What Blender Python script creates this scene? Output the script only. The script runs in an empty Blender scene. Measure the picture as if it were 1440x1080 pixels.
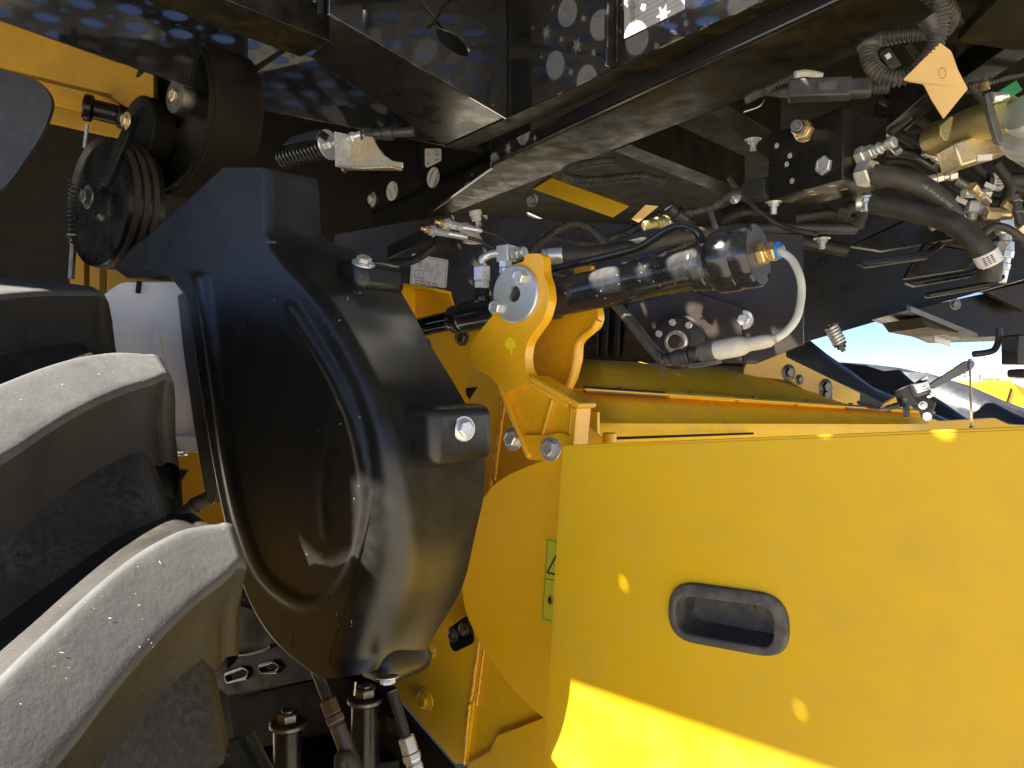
import bpy, bmesh, math, random
from math import radians, sin, cos, pi, sqrt, atan2
from mathutils import Vector, Matrix, noise
from mathutils.geometry import tessellate_polygon
random.seed(7)
V = Vector
scene = bpy.context.scene
col = scene.collection

# ------------------------------------------------------------------ camera, sky, sun, exposure
F = 1067.0                      # focal length in photo pixels (1440 wide)
EYE = V((0, 0, 1.4))
cam = bpy.data.cameras.new('camera')
cam.sensor_width = 36.0
cam.lens = 36.0 * F / 1440.0
cam.clip_start = 0.02
cam.clip_end = 2000
camo = bpy.data.objects.new('camera', cam)
camo.location = EYE
camo.rotation_euler = (radians(90), 0, 0)
col.objects.link(camo)
scene.camera = camo

SUN_EL = radians(47.8)
SUN_H = V((-0.6, -0.3, 0)).normalized()
SUN = V((SUN_H.x * cos(SUN_EL), SUN_H.y * cos(SUN_EL), sin(SUN_EL)))   # towards the sun
world = bpy.data.worlds.new('World')
scene.world = world
world.use_nodes = True
wn = world.node_tree
wn.nodes.clear()
wo = wn.nodes.new('ShaderNodeOutputWorld')
bg = wn.nodes.new('ShaderNodeBackground')
sky = wn.nodes.new('ShaderNodeTexSky')
sky.sky_type = 'NISHITA'
sky.sun_disc = False
sky.sun_elevation = SUN_EL
sky.sun_rotation = atan2(SUN_H.x, SUN_H.y)
sky.air_density = 0.26
sky.dust_density = 0.0
sky.ozone_density = 1.5
bg.inputs['Strength'].default_value = 0.044
wn.links.new(sky.outputs[0], bg.inputs[0])
wn.links.new(bg.outputs[0], wo.inputs[0])
sun = bpy.data.lights.new('sun', 'SUN')
sun.energy = 4.5
sun.angle = radians(0.53)
sun.color = (1.0, 0.95, 0.87)
suno = bpy.data.objects.new('sun', sun)
suno.rotation_euler = SUN.to_track_quat('Z', 'Y').to_euler()
suno.location = (0, 0, 6)
col.objects.link(suno)
scene.view_settings.view_transform = 'Standard'
scene.view_settings.look = 'None'
scene.view_settings.exposure = 2.75
scene.view_settings.gamma = 1.0
scene.view_settings.use_curve_mapping = False
scene.cycles.max_bounces = 10
scene.cycles.diffuse_bounces = 5
scene.cycles.glossy_bounces = 4
scene.cycles.sample_clamp_indirect = 4.0

# ------------------------------------------------------------------ places: photo direction + distance -> point
A1 = radians(40.0)
L = V((cos(A1), -sin(A1), 0)); M = V((sin(A1), cos(A1), 0))       # lower assembly: along / into the machine
A2 = radians(57.0)
L2 = V((cos(A2), -sin(A2), 0)); M2 = V((sin(A2), cos(A2), 0))     # upper chassis
Z = V((0, 0, 1))
def ray(x, y): return V(((x - 720) / F, 1.0, -(y - 540) / F))
def P(x, y, d): return EYE + ray(x, y) * d
def onp(x, y, p0, n):
    r = ray(x, y); return EYE + r * ((p0 - EYE).dot(n) / r.dot(n))
def onm(x, y, m): return onp(x, y, M * m, M)
def onz(x, y, z):
    r = ray(x, y); return EYE + r * ((z - 1.4) / r.z)
def PM(m): return lambda x, y: onm(x, y, m)
def PZ(z): return lambda x, y: onz(x, y, z)
def PN(p0, n): return lambda x, y: onp(x, y, p0, n)

# ------------------------------------------------------------------ materials
MATS = {}
def nd(nt, t, **kw):
    n = nt.nodes.new(t)
    for k, v in kw.items(): setattr(n, k, v)
    return n
def noise_tex(nt, pos, scale, detail=4, rough=0.6):
    n = nd(nt, 'ShaderNodeTexNoise'); n.inputs['Scale'].default_value = scale
    n.inputs['Detail'].default_value = detail; n.inputs['Roughness'].default_value = rough
    nt.links.new(pos, n.inputs['Vector']); return n
def ramp(nt, src, a, b, lo=0.0, hi=1.0):
    m = nd(nt, 'ShaderNodeMapRange'); m.inputs[1].default_value = a; m.inputs[2].default_value = b
    m.inputs[3].default_value = lo; m.inputs[4].default_value = hi
    nt.links.new(src, m.inputs[0]); return m.outputs[0]
def mixc(nt, fac, a, b):
    m = nd(nt, 'ShaderNodeMix', data_type='RGBA')
    if isinstance(fac, float): m.inputs[0].default_value = fac
    else: nt.links.new(fac, m.inputs[0])
    for i, c in ((6, a), (7, b)):
        if isinstance(c, tuple): m.inputs[i].default_value = (*c, 1)
        else: nt.links.new(c, m.inputs[i])
    return m.outputs[2]
def pmat(name, c1, c2=None, scale=6.0, rough=0.4, rvar=0.08, metal=0.0, bump=0.0, bscale=200.0,
         dust=0.0, dcol=(0.30, 0.25, 0.17), dscale=30.0, specks=0.0, speckcol=(0.55, 0.5, 0.4), speckscale=160.0,
         topdust=0.0, coat=0.0, spec=0.5, trans=0.0, sss=0.0, wave=0.0):
    m = bpy.data.materials.new(name); m.use_nodes = True
    nt = m.node_tree; b = nt.nodes['Principled BSDF']
    geo = nd(nt, 'ShaderNodeNewGeometry'); pos = geo.outputs['Position']
    n1 = noise_tex(nt, pos, scale, 5, 0.6)
    c2 = c2 or tuple(v * 0.82 for v in c1)
    colr = mixc(nt, ramp(nt, n1.outputs[0], 0.35, 0.65), c1, c2)
    rsrc = ramp(nt, noise_tex(nt, pos, scale * 3.1, 4).outputs[0], 0.3, 0.7, max(0.02, rough - rvar), min(1, rough + rvar))
    if dust > 0:
        nb = noise_tex(nt, pos, dscale, 8, 0.7); nl = noise_tex(nt, pos, dscale * 0.13, 3, 0.5)
        mm = nd(nt, 'ShaderNodeMath', operation='MULTIPLY')
        nt.links.new(ramp(nt, nb.outputs[0], 0.42, 0.66), mm.inputs[0]); nt.links.new(ramp(nt, nl.outputs[0], 0.3, 0.62), mm.inputs[1])
        m2 = nd(nt, 'ShaderNodeMath', operation='MULTIPLY'); m2.inputs[1].default_value = dust
        nt.links.new(mm.outputs[0], m2.inputs[0])
        fac = m2.outputs[0]
        colr = mixc(nt, fac, colr, dcol)
        ad = nd(nt, 'ShaderNodeMath', operation='MULTIPLY_ADD'); ad.inputs[1].default_value = 0.45; ad.use_clamp = True
        nt.links.new(fac, ad.inputs[0]); nt.links.new(rsrc, ad.inputs[2]); rsrc = ad.outputs[0]
    if topdust > 0:      # dust that has settled on faces that look up
        sx = nd(nt, 'ShaderNodeSeparateXYZ'); nt.links.new(geo.outputs['Normal'], sx.inputs[0])
        up = ramp(nt, sx.outputs[2], 0.15, 0.9)
        nb = noise_tex(nt, pos, 55, 8, 0.75)
        mm = nd(nt, 'ShaderNodeMath', operation='MULTIPLY'); nt.links.new(up, mm.inputs[0]); nt.links.new(ramp(nt, nb.outputs[0], 0.3, 0.7, 0.3, 1), mm.inputs[1])
        m2 = nd(nt, 'ShaderNodeMath', operation='MULTIPLY'); m2.inputs[1].default_value = topdust; nt.links.new(mm.outputs[0], m2.inputs[0])
        colr = mixc(nt, m2.outputs[0], colr, dcol)
        ad = nd(nt, 'ShaderNodeMath', operation='MULTIPLY_ADD'); ad.inputs[1].default_value = 0.4; ad.use_clamp = True
        nt.links.new(m2.outputs[0], ad.inputs[0]); nt.links.new(rsrc, ad.inputs[2]); rsrc = ad.outputs[0]
    if specks > 0:
        vo = nd(nt, 'ShaderNodeTexVoronoi'); vo.inputs['Scale'].default_value = speckscale; nt.links.new(pos, vo.inputs['Vector'])
        nl = noise_tex(nt, pos, 9, 3)
        th = ramp(nt, nl.outputs[0], 0.42, 0.75, 0.0, 0.22 * specks)
        lt = nd(nt, 'ShaderNodeMath', operation='LESS_THAN'); nt.links.new(vo.outputs['Distance'], lt.inputs[0]); nt.links.new(th, lt.inputs[1])
        colr = mixc(nt, lt.outputs[0], colr, speckcol)
    nt.links.new(colr, b.inputs['Base Color']); nt.links.new(rsrc, b.inputs['Roughness'])
    b.inputs['Metallic'].default_value = metal
    b.inputs['Specular IOR Level'].default_value = spec
    if coat: b.inputs['Coat Weight'].default_value = coat; b.inputs['Coat Roughness'].default_value = 0.06
    if trans: b.inputs['Transmission Weight'].default_value = trans
    if sss:
        b.inputs['Subsurface Weight'].default_value = sss; b.inputs['Subsurface Radius'].default_value = (0.02, 0.018, 0.015)
    if bump > 0:
        bn = noise_tex(nt, pos, bscale, 3, 0.55); bu = nd(nt, 'ShaderNodeBump'); bu.inputs['Strength'].default_value = bump
        bu.inputs['Distance'].default_value = 0.002
        nt.links.new(bn.outputs[0], bu.inputs['Height']); nt.links.new(bu.outputs[0], b.inputs['Normal'])
        if wave > 0:      # slow unevenness of the sheet itself
            wv = noise_tex(nt, pos, 5.0, 2, 0.4); bw_ = nd(nt, 'ShaderNodeBump'); bw_.inputs['Strength'].default_value = wave; bw_.inputs['Distance'].default_value = 0.02
            nt.links.new(wv.outputs[0], bw_.inputs['Height']); nt.links.new(bw_.outputs[0], bu.inputs['Normal'])
    MATS[name] = m; return m
YEL = (0.88, 0.51, 0.010); YEL2 = (0.85, 0.485, 0.009)
pmat('yellow_paint', YEL, YEL2, 2.2, 0.36, 0.06, bump=0.04, bscale=500, dust=0.16, dcol=(0.45, 0.33, 0.08), dscale=14, specks=0.18, speckcol=(0.33, 0.22, 0.06), speckscale=45, coat=0.2)
pmat('yellow_door', (0.70, 0.435, 0.008), (0.68, 0.415, 0.007), 1.5, 0.42, 0.05, bump=0.05, bscale=600, wave=0.25, dust=0.30, dcol=(0.50, 0.33, 0.07), dscale=11, specks=0.22, speckcol=(0.35, 0.24, 0.05), speckscale=60, spec=0.28)  # same yellow as the other parts, darkened to offset the stronger light here
pmat('yellow_cast', (0.92, 0.48, 0.008), (0.88, 0.45, 0.008), 5, 0.27, 0.08, bump=0.42, bscale=330, dust=0.10, dcol=(0.55, 0.34, 0.06), dscale=26, coat=0.35)
pmat('yellow_roof', (0.94, 0.57, 0.015), (0.90, 0.54, 0.02), 7, 0.46, 0.08, spec=0.2, bump=0.04, bscale=400, dust=0.35, dcol=(0.42, 0.33, 0.16), dscale=22, specks=0.9, speckcol=(0.75, 0.68, 0.5), speckscale=60)
pmat('yellow_shaded_dusty', (0.44, 0.235, 0.012), (0.36, 0.19, 0.012), 5, 0.5, 0.08, dust=0.4, dcol=(0.2, 0.13, 0.04), dscale=12, spec=0.25)  # yellow paint darkened to hold the bay's shade, with some dust
pmat('cap_face', (0.05, 0.052, 0.058), (0.07, 0.07, 0.072), 20, 0.4, 0.1, dust=0.4, dcol=(0.16, 0.15, 0.13), dscale=60)
pmat('paint_mark', (1.0, 0.74, 0.0), (1.0, 0.70, 0.0), 40, 0.5)
pmat('black_gloss', (0.009, 0.009, 0.0095), (0.012, 0.0115, 0.011), 5, 0.10, 0.05, dust=0.2, dcol=(0.06, 0.05, 0.035), dscale=40, specks=0.35, speckcol=(0.22, 0.19, 0.14), speckscale=230, spec=0.6)
pmat('fascia_gloss', (0.012, 0.012, 0.013), (0.016, 0.015, 0.015), 5, 0.035, 0.015, dust=0.14, dcol=(0.06, 0.052, 0.042), dscale=40, specks=0.35, speckcol=(0.22, 0.19, 0.14), speckscale=230, spec=1.0, coat=0.7)
MATS['fascia_gloss'].node_tree.nodes['Principled BSDF'].inputs['IOR'].default_value = 1.9
pmat('black_paint', (0.008, 0.0075, 0.007), (0.011, 0.010, 0.008), 6, 0.28, 0.1, spec=0.35, dust=0.32, dcol=(0.04, 0.03, 0.015), dscale=26, specks=0.5, speckcol=(0.3, 0.25, 0.16), speckscale=200)
pmat('black_dusty_bounce', (0.009, 0.008, 0.006), (0.014, 0.011, 0.006), 7, 0.42, 0.12, spec=0.06, dust=0.6, dcol=(0.05, 0.036, 0.009), dscale=20, specks=0.8, speckcol=(0.4, 0.33, 0.2), speckscale=170)  # dusty black; olive tint stands for yellow light bounced onto the undersides
pmat('black_barrel', (0.014, 0.014, 0.015), (0.02, 0.02, 0.02), 8, 0.15, 0.03, dust=0.12, dcol=(0.22, 0.21, 0.19), dscale=60, topdust=0.38, specks=0.35, speckcol=(0.5, 0.46, 0.38), speckscale=190, spec=0.6)
pmat('black_plastic', (0.0085, 0.008, 0.0075), (0.011, 0.010, 0.009), 4, 0.30, 0.04, bump=0.12, bscale=1400, dust=0.15, dcol=(0.09, 0.08, 0.065), dscale=30, specks=0.30, speckcol=(0.28, 0.25, 0.2), speckscale=210, topdust=0.08, spec=0.5)
pmat('black_plastic_fine', (0.02, 0.02, 0.021), (0.03, 0.029, 0.028), 9, 0.40, 0.08, bump=0.1, bscale=900, dust=0.3, dcol=(0.13, 0.115, 0.09), dscale=50)
pmat('handle_plastic', (0.045, 0.045, 0.047), (0.06, 0.058, 0.055), 12, 0.52, 0.08, bump=0.2, bscale=900, dust=0.7, dcol=(0.22, 0.19, 0.14), dscale=45, specks=0.8, speckcol=(0.5, 0.45, 0.35), speckscale=230)
pmat('conduit', (0.022, 0.021, 0.02), (0.04, 0.035, 0.028), 15, 0.45, 0.1, dust=0.6, dcol=(0.17, 0.14, 0.09), dscale=45)
pmat('hose_rubber', (0.022, 0.02, 0.018), (0.035, 0.031, 0.026), 12, 0.55, 0.1, bump=0.15, bscale=300, dust=0.5, dcol=(0.13, 0.105, 0.065), dscale=30)
pmat('zinc', (0.74, 0.74, 0.72), (0.62, 0.63, 0.62), 40, 0.30, 0.08, 0.6, dust=0.15, dcol=(0.4, 0.36, 0.28), dscale=60)
pmat('zinc_disc', (0.62, 0.66, 0.64), (0.56, 0.56, 0.52), 28, 0.34, 0.06, 0.55, bump=0.1, bscale=700, dust=0.1, dscale=70)
pmat('zinc_gold', (0.70, 0.52, 0.24), (0.68, 0.57, 0.40), 30, 0.30, 0.08, 0.65)
pmat('dark_steel', (0.22, 0.21, 0.19), (0.16, 0.15, 0.14), 30, 0.42, 0.1, 1.0, dust=0.3, dcol=(0.2, 0.16, 0.1), dscale=40)
pmat('chrome_dark', (0.10, 0.10, 0.11), (0.08, 0.08, 0.085), 10, 0.08, 0.03, 1.0)
pmat('brass', (0.78, 0.53, 0.20), (0.72, 0.52, 0.27), 30, 0.28, 0.06, 0.75)
pmat('gold_cast', (0.55, 0.46, 0.20), (0.45, 0.37, 0.15), 30, 0.42, 0.1, 0.75, bump=0.6, bscale=260)
pmat('rubber', (0.012, 0.010, 0.0075), (0.017, 0.014, 0.0095), 5, 0.55, 0.08, bump=0.22, bscale=420, dust=0.8, dcol=(0.036, 0.029, 0.018), dscale=16, specks=0.35, speckcol=(0.4, 0.36, 0.28), speckscale=110)
pmat('rubber_worn', (0.050, 0.049, 0.047), (0.072, 0.070, 0.066), 14, 0.80, 0.08, bump=0.2, bscale=190, dust=0.5, dcol=(0.115, 0.11, 0.10), dscale=55, specks=0.7, speckcol=(0.55, 0.52, 0.45), speckscale=120)
pmat('white_plastic', (0.84, 0.79, 0.72), (0.79, 0.74, 0.67), 4, 0.45, 0.08, dust=0.25, dcol=(0.5, 0.45, 0.38), dscale=12, sss=0.3)
pmat('white_cable', (0.62, 0.62, 0.54), (0.56, 0.55, 0.46), 20, 0.42, 0.05, sss=0.3)
pmat('boot_plastic', (0.66, 0.65, 0.62), (0.58, 0.52, 0.42), 30, 0.45, 0.08, dust=0.5, dcol=(0.55, 0.4, 0.2), dscale=50, sss=0.3)
pmat('blue_plastic', (0.03, 0.25, 0.72), (0.03, 0.22, 0.65), 10, 0.4)
pmat('green_plastic', (0.03, 0.22, 0.08), (0.02, 0.16, 0.06), 10, 0.4)
pmat('tag_card', (0.72, 0.46, 0.17), (0.66, 0.42, 0.15), 14, 0.7, 0.08, bump=0.2, bscale=400, dust=0.2, dcol=(0.5, 0.34, 0.16), dscale=18)
pmat('sticker_white', (0.70, 0.67, 0.64), (0.66, 0.63, 0.6), 14, 0.42)
pmat('sticker_print', (0.025, 0.022, 0.02), None, 14, 0.5)
pmat('sticker_lime', (0.62, 0.60, 0.04), (0.58, 0.56, 0.03), 14, 0.4)
pmat('sticker_red', (0.5, 0.03, 0.02), None, 14, 0.45)
pmat('plate_alu', (0.74, 0.74, 0.72), (0.66, 0.66, 0.63), 25, 0.36, 0.08, 0.55)
pmat('brown_dark', (0.014, 0.010, 0.006), (0.010, 0.0075, 0.005), 6, 0.6, 0.1, dust=0.5, dcol=(0.035, 0.025, 0.012), dscale=18, spec=0.2)
pmat('belt_brown', (0.045, 0.028, 0.016), (0.034, 0.021, 0.012), 14, 0.6)
pmat('grey_arm', (0.16, 0.16, 0.155), (0.13, 0.13, 0.125), 12, 0.45, 0.08, metal=0.2)
pmat('snout_plastic', (0.02, 0.022, 0.028), (0.028, 0.03, 0.036), 5, 0.34, 0.08, dust=0.3, dcol=(0.10, 0.10, 0.10), dscale=6)
pmat('chaff', (0.78, 0.70, 0.52), (0.62, 0.5, 0.3), 60, 0.8)
pmat('ground', (0.36, 0.32, 0.25), (0.29, 0.26, 0.19), 1.3, 0.95, 0.04, bump=0.6, bscale=30, dust=0.8, dcol=(0.38, 0.34, 0.27), dscale=5)
pmat('far_white', (0.75, 0.75, 0.75), None, 4, 0.5)
pmat('far_grey', (0.35, 0.36, 0.37), None, 4, 0.5)
pmat('far_red', (0.6, 0.05, 0.04), None, 4, 0.5)
pmat('far_blue', (0.06, 0.14, 0.45), None, 4, 0.5)
pmat('frame_dark', (0.008, 0.007, 0.0055), (0.012, 0.010, 0.007), 5, 0.55, 0.1, dust=0.4, dcol=(0.026, 0.020, 0.013), dscale=16, spec=0.15)
pmat('rubber_scuffed', (0.018, 0.016, 0.0125), (0.026, 0.022, 0.017), 6, 0.5, 0.1, bump=0.2, bscale=500, dust=0.7, dcol=(0.085, 0.08, 0.07), dscale=150, specks=0.3, speckcol=(0.4, 0.38, 0.34), speckscale=140)
pmat('brown_gloss', (0.024, 0.018, 0.014), (0.034, 0.026, 0.019), 4, 0.25, 0.08, spec=0.3, dust=0.4, dcol=(0.065, 0.052, 0.038), dscale=18, specks=0.3, speckcol=(0.3, 0.25, 0.2), speckscale=150)
pmat('underside_dark', (0.007, 0.006, 0.004), (0.012, 0.010, 0.006), 5, 0.75, 0.1, dust=0.5, dcol=(0.028, 0.021, 0.008), dscale=14, spec=0.08)
pmat('black_hole', (0.004, 0.004, 0.004), None, 4, 0.9, 0.0)

# ------------------------------------------------------------------ mesh helpers
ORG = {}
def tag(o, label=None, cat=None, group=None, kind=None):
    if label: o['label'] = label
    if cat: o['category'] = cat
    if group: o['group'] = group
    if kind: o['kind'] = kind
    return o
def thing(name, label, cat, at, group=None):
    o = bpy.data.objects.new(name, None); o.empty_display_size = 0.05
    o.location = at; col.objects.link(o); ORG[o] = V(at)
    return tag(o, label, cat, group)
def cr(pts, n=8, closed=False):
    """Catmull-Rom through points (tuples or Vectors)."""
    pts = [V(p) for p in pts]; out = []
    N = len(pts)
    rng = range(N) if closed else range(N - 1)
    for i in rng:
        p1, p2 = pts[i], pts[(i + 1) % N]
        p0 = pts[i - 1] if (closed or i > 0) else p1 * 2 - p2
        p3 = pts[(i + 2) % N] if (closed or i + 2 < N) else p2 * 2 - p1
        for k in range(n):
            t = k / n
            out.append(0.5 * ((2 * p1) + (p2 - p0) * t + (2 * p0 - 5 * p1 + 4 * p2 - p3) * t * t + (3 * p1 - p0 - 3 * p2 + p3) * t ** 3))
    if not closed: out.append(pts[-1])
    return out
def rc(pts, r, n=5):
    """Round the corners of a closed 2-D polygon; r a number or one per corner."""
    out = []; N = len(pts)
    for i in range(N):
        p = V(pts[i][:2]); a = V(pts[i - 1][:2]); b = V(pts[(i + 1) % N][:2])
        rr = r[i] if isinstance(r, (list, tuple)) else r
        if rr <= 0: out.append(tuple(p)); continue
        da, db = a - p, b - p
        k = min(rr, da.length * 0.48, db.length * 0.48)
        s, e = p + da.normalized() * k, p + db.normalized() * k
        for j in range(n + 1):
            t = j / n
            q = s * (1 - t) ** 2 + p * 2 * t * (1 - t) + e * t * t
            out.append((q.x, q.y))
    return out
def frame_of(d, hint=None):
    d = d.normalized()
    h = hint if hint is not None else (Z if abs(d.z) < 0.9 else V((1, 0, 0)))
    x = h.cross(d).normalized(); y = d.cross(x)
    return x, y, d
class MB:
    def __init__(s): s.v = []; s.f = []
    def add(s, vs, fs):
        o = len(s.v); s.v += [V(p) for p in vs]; s.f += [tuple(o + i for i in f) for f in fs]; return s
    def box(s, c, ax, ay, az, hx, hy, hz):
        vs = [c + ax * hx * i + ay * hy * j + az * hz * k for i in (-1, 1) for j in (-1, 1) for k in (-1, 1)]
        return s.add(vs, [(0, 1, 3, 2), (4, 6, 7, 5), (0, 4, 5, 1), (2, 3, 7, 6), (0, 2, 6, 4), (1, 5, 7, 3)])
    def prism(s, pts, vec, holes=()):
        loops = [[V(p) for p in pts]] + [[V(p) for p in h] for h in holes]
        flat = [p for l in loops for p in l]
        # project to 2-D for a robust fill
        n = V(vec).normalized(); x, y, _ = frame_of(n)
        tris = tessellate_polygon([[V((p.dot(x), p.dot(y), 0)) for p in l] for l in loops])
        N = len(flat); vs = flat + [p + vec for p in flat]; fs = []
        for t in tris:
            a, b, c = t
            nn = (flat[b] - flat[a]).cross(flat[c] - flat[a])
            if nn.dot(n) > 0: a, c = c, a
            fs.append((a, b, c)); fs.append((N + c, N + b, N + a))
        o = 0
        for l in loops:
            k = len(l)
            for i in range(k):
                j = (i + 1) % k; fs.append((o + i, o + j, N + o + j, N + o + i))
            o += k
        return s.add(vs, fs)
    def tube(s, path, r, seg=12, cap=True, twist=0):
        path = [V(p) for p in path]; n = len(path)
        x = None; rings = []
        for i, p in enumerate(path):
            d = (path[min(i + 1, n - 1)] - path[max(i - 1, 0)])
            if d.length < 1e-9: d = V((0, 0, 1))
            d.normalize()
            if x is None: x, y, _ = frame_of(d)
            else:
                x = (x - d * x.dot(d)); x.normalize()
            y = d.cross(x)
            rr = r(i / (n - 1), i) if callable(r) else r
            rings.append([p + (x * cos(2 * pi * k / seg) + y * sin(2 * pi * k / seg)) * rr for k in range(seg)])
        vs = [q for g in rings for q in g]; fs = []
        for i in range(n - 1):
            for k in range(seg):
                a = i * seg + k; b = i * seg + (k + 1) % seg
                fs.append((a, b, b + seg, a + seg))
        if cap:
            fs.append(tuple(range(seg))[::-1]); fs.append(tuple((n - 1) * seg + k for k in range(seg)))
        return s.add(vs, fs)
    def lathe(s, prof, o, axis, seg=32, hint=None, closed=False, phase=0.0):
        """prof: (r, h) along axis from o."""
        x, y, d = frame_of(axis, hint); n = len(prof); vs = []; fs = []
        for r, h in prof:
            for k in range(seg):
                a = 2 * pi * k / seg + phase
                vs.append(o + d * h + (x * cos(a) + y * sin(a)) * r)
        for i in range(n - 1 + (1 if closed else 0)):
            for k in range(seg):
                a = i * seg + k; b = i * seg + (k + 1) % seg; i2 = ((i + 1) % n) * seg
                fs.append((a, b, i2 + (k + 1) % seg, i2 + k))
        if not closed:
            if prof[0][0] > 1e-6: fs.append(tuple(range(seg))[::-1])
            if prof[-1][0] > 1e-6: fs.append(tuple((n - 1) * seg + k for k in range(seg)))
        return s.add(vs, fs)
    def stack(s, o, axis, segs, phase=0.0):
        """segs: ('h'|'c', radius, length) or ('t', r0, r1, length) one after another; returns the end point."""
        d = V(axis).normalized(); p = V(o)
        for g in segs:
            if g[0] == 'h':
                r, ln = g[1], g[2]; ch = min(ln * 0.22, r * 0.14)
                s.lathe([(r * 0.90, 0), (r, ch), (r, ln - ch), (r * 0.90, ln)], p, d, 6, phase=phase)
            elif g[0] == 'c':
                r, ln = g[1], g[2]; ch = min(ln * 0.2, r * 0.12)
                s.lathe([(r - ch, 0), (r, ch), (r, ln - ch), (r - ch, ln)], p, d, 20)
            else:
                ln = g[3]; s.lathe([(g[1], 0), (g[2], ln)], p, d, 20)
            p = p + d * ln
        return p
    def stk(s, *a, **k): s.stack(*a, **k); return s
    def build(s, name, mat, parent=None, smooth=30, bevel=0.0, bseg=2, at=None, solid=True):
        if parent is not None: org = ORG[parent]
        elif at is not None: org = V(at)
        else:
            xs = [p.x for p in s.v]; ys = [p.y for p in s.v]; zs = [p.z for p in s.v]
            org = V(((min(xs) + max(xs)) / 2, (min(ys) + max(ys)) / 2, min(zs)))
        me = bpy.data.meshes.new(name)
        me.from_pydata([tuple(p - org) for p in s.v], [], s.f)
        bm = bmesh.new(); bm.from_mesh(me)
        if solid: bmesh.ops.recalc_face_normals(bm, faces=bm.faces)
        bm.to_mesh(me); bm.free()
        if smooth:
            me.polygons.foreach_set('use_smooth', [True] * len(me.polygons))
            me.set_sharp_from_angle(angle=radians(smooth))
        me.materials.append(MATS[mat])
        o = bpy.data.objects.new(name, me); col.objects.link(o)
        if parent is not None: o.parent = parent
        else: o.location = org
        ORG[o] = org
        if bevel:
            b = o.modifiers.new('bevel', 'BEVEL'); b.width = bevel; b.segments = bseg; b.limit_method = 'ANGLE'; b.angle_limit = radians(40)
            b.harden_normals = False
        return o
def plate(name, px, pf, vec, mat, parent=None, holes=(), bevel=0.0015, **kw):
    mb = MB(); mb.prism([pf(*p) for p in px], vec, [[pf(*p) for p in h] for h in holes])
    return mb.build(name, mat, parent, bevel=bevel, **kw)
def tube(name, pts, r, mat, parent=None, n=8, seg=12, **kw):
    return MB().tube(cr(pts, n), r, seg).build(name, mat, parent, smooth=50, **kw)
def conduit(name, pts, r, mat='conduit', parent=None, pitch=0.0055, seg=12):
    """corrugated tube: resampled so every rib has four rings"""
    path = cr(pts, 14); ln = [0]
    for a, b in zip(path, path[1:]): ln.append(ln[-1] + (b - a).length)
    T = ln[-1]; n = max(8, int(T / pitch) * 4); out = []; j = 0
    for i in range(n + 1):
        t = T * i / n
        while j < len(ln) - 2 and ln[j + 1] < t: j += 1
        k = (t - ln[j]) / max(1e-9, ln[j + 1] - ln[j]); out.append(path[j].lerp(path[j + 1], k))
    return MB().tube(out, lambda t, i: r * (1.0 if i % 4 in (0, 1) else 0.80), seg).build(name, mat, parent, smooth=35)
def bolt(parent, p, axis, s, mat='zinc', washer=True, name='bolt', h=0.62, flange=False, ph=None):
    """hex head with raised rim and a washer under it; s = across corners / 2"""
    d = V(axis).normalized(); ph = random.random() if ph is None else ph
    mb = MB(); w = 0.0
    if flange: mb.lathe([(s * 1.45, 0), (s * 1.5, s * 0.08), (s * 1.1, s * 0.28), (s * 0.9, s * 0.3)], p, d, 20); w = s * 0.22
    mb.lathe([(s * 0.96, w), (s, w + s * 0.08), (s, w + s * h * 0.85), (s * 0.86, w + s * h), (s * 0.70, w + s * h), (s * 0.66, w + s * h * 0.94), (0.0, w + s * h * 0.94)], p + d * (s * 0.16 if washer else 0), d, 6, phase=ph)
    o = mb.build(name, mat, parent, smooth=25)
    if washer:
        MB().lathe([(0.0, 0), (s * 1.5, 0), (s * 1.55, s * 0.06), (s * 1.5, s * 0.16), (0.0, s * 0.16)], p, d, 20).build('washer', mat, o if parent is not None and parent.parent is None else parent, smooth=35)
    return o
def text(parent, s, o, xd, yd, size, mat, name='lettering', align='LEFT'):
    cu = bpy.data.curves.new('t', 'FONT'); cu.body = s; cu.size = size; cu.align_x = align
    ob = bpy.data.objects.new('t', cu); col.objects.link(ob)
    dg = bpy.context.evaluated_depsgraph_get(); me = bpy.data.meshes.new_from_object(ob.evaluated_get(dg))
    bpy.data.objects.remove(ob); bpy.data.curves.remove(cu)
    mb = MB(); vs = [o + xd * v.co.x + yd * v.co.y for v in me.vertices]
    mb.add(vs, [tuple(p.vertices) for p in me.polygons]); bpy.data.meshes.remove(me)
    return mb.build(name, mat, parent, smooth=0, solid=False)
def strokes(parent, lines, pf, w, mat, off, name='pictogram'):
    """flat print: polylines of width w (metres) laid on a surface, off = small lift towards the viewer"""
    mb = MB(); nrm = off.normalized(); k = 0
    for ln in lines:
        q = [pf(*p) + off for p in ln]
        for a, b in zip(q, q[1:]):
            k += 1; a = a + nrm * (k % 7) * 2e-5; b = b + nrm * (k % 7) * 2e-5
            d = (b - a)
            if d.length < 1e-6: continue
            d.normalize(); sx = d.cross(nrm).normalized() * (w / 2)
            mb.add([a - sx - d * w * .3, a + sx - d * w * .3, b + sx + d * w * .3, b - sx + d * w * .3], [(0, 1, 2, 3)])
    o = mb.build(name, mat, parent, smooth=0, solid=False); o['kind'] = 'stuff'; return o

# ================================================================== setting: ground
g = MB(); g.add([(-300, -300, -0.13), (300, -300, -0.13), (300, 300, -0.13), (-300, 300, -0.13)], [(0, 1, 2, 3)])
tag(g.build('ground', 'ground', smooth=0, at=(0, 0, -0.13)), kind='structure')

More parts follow.
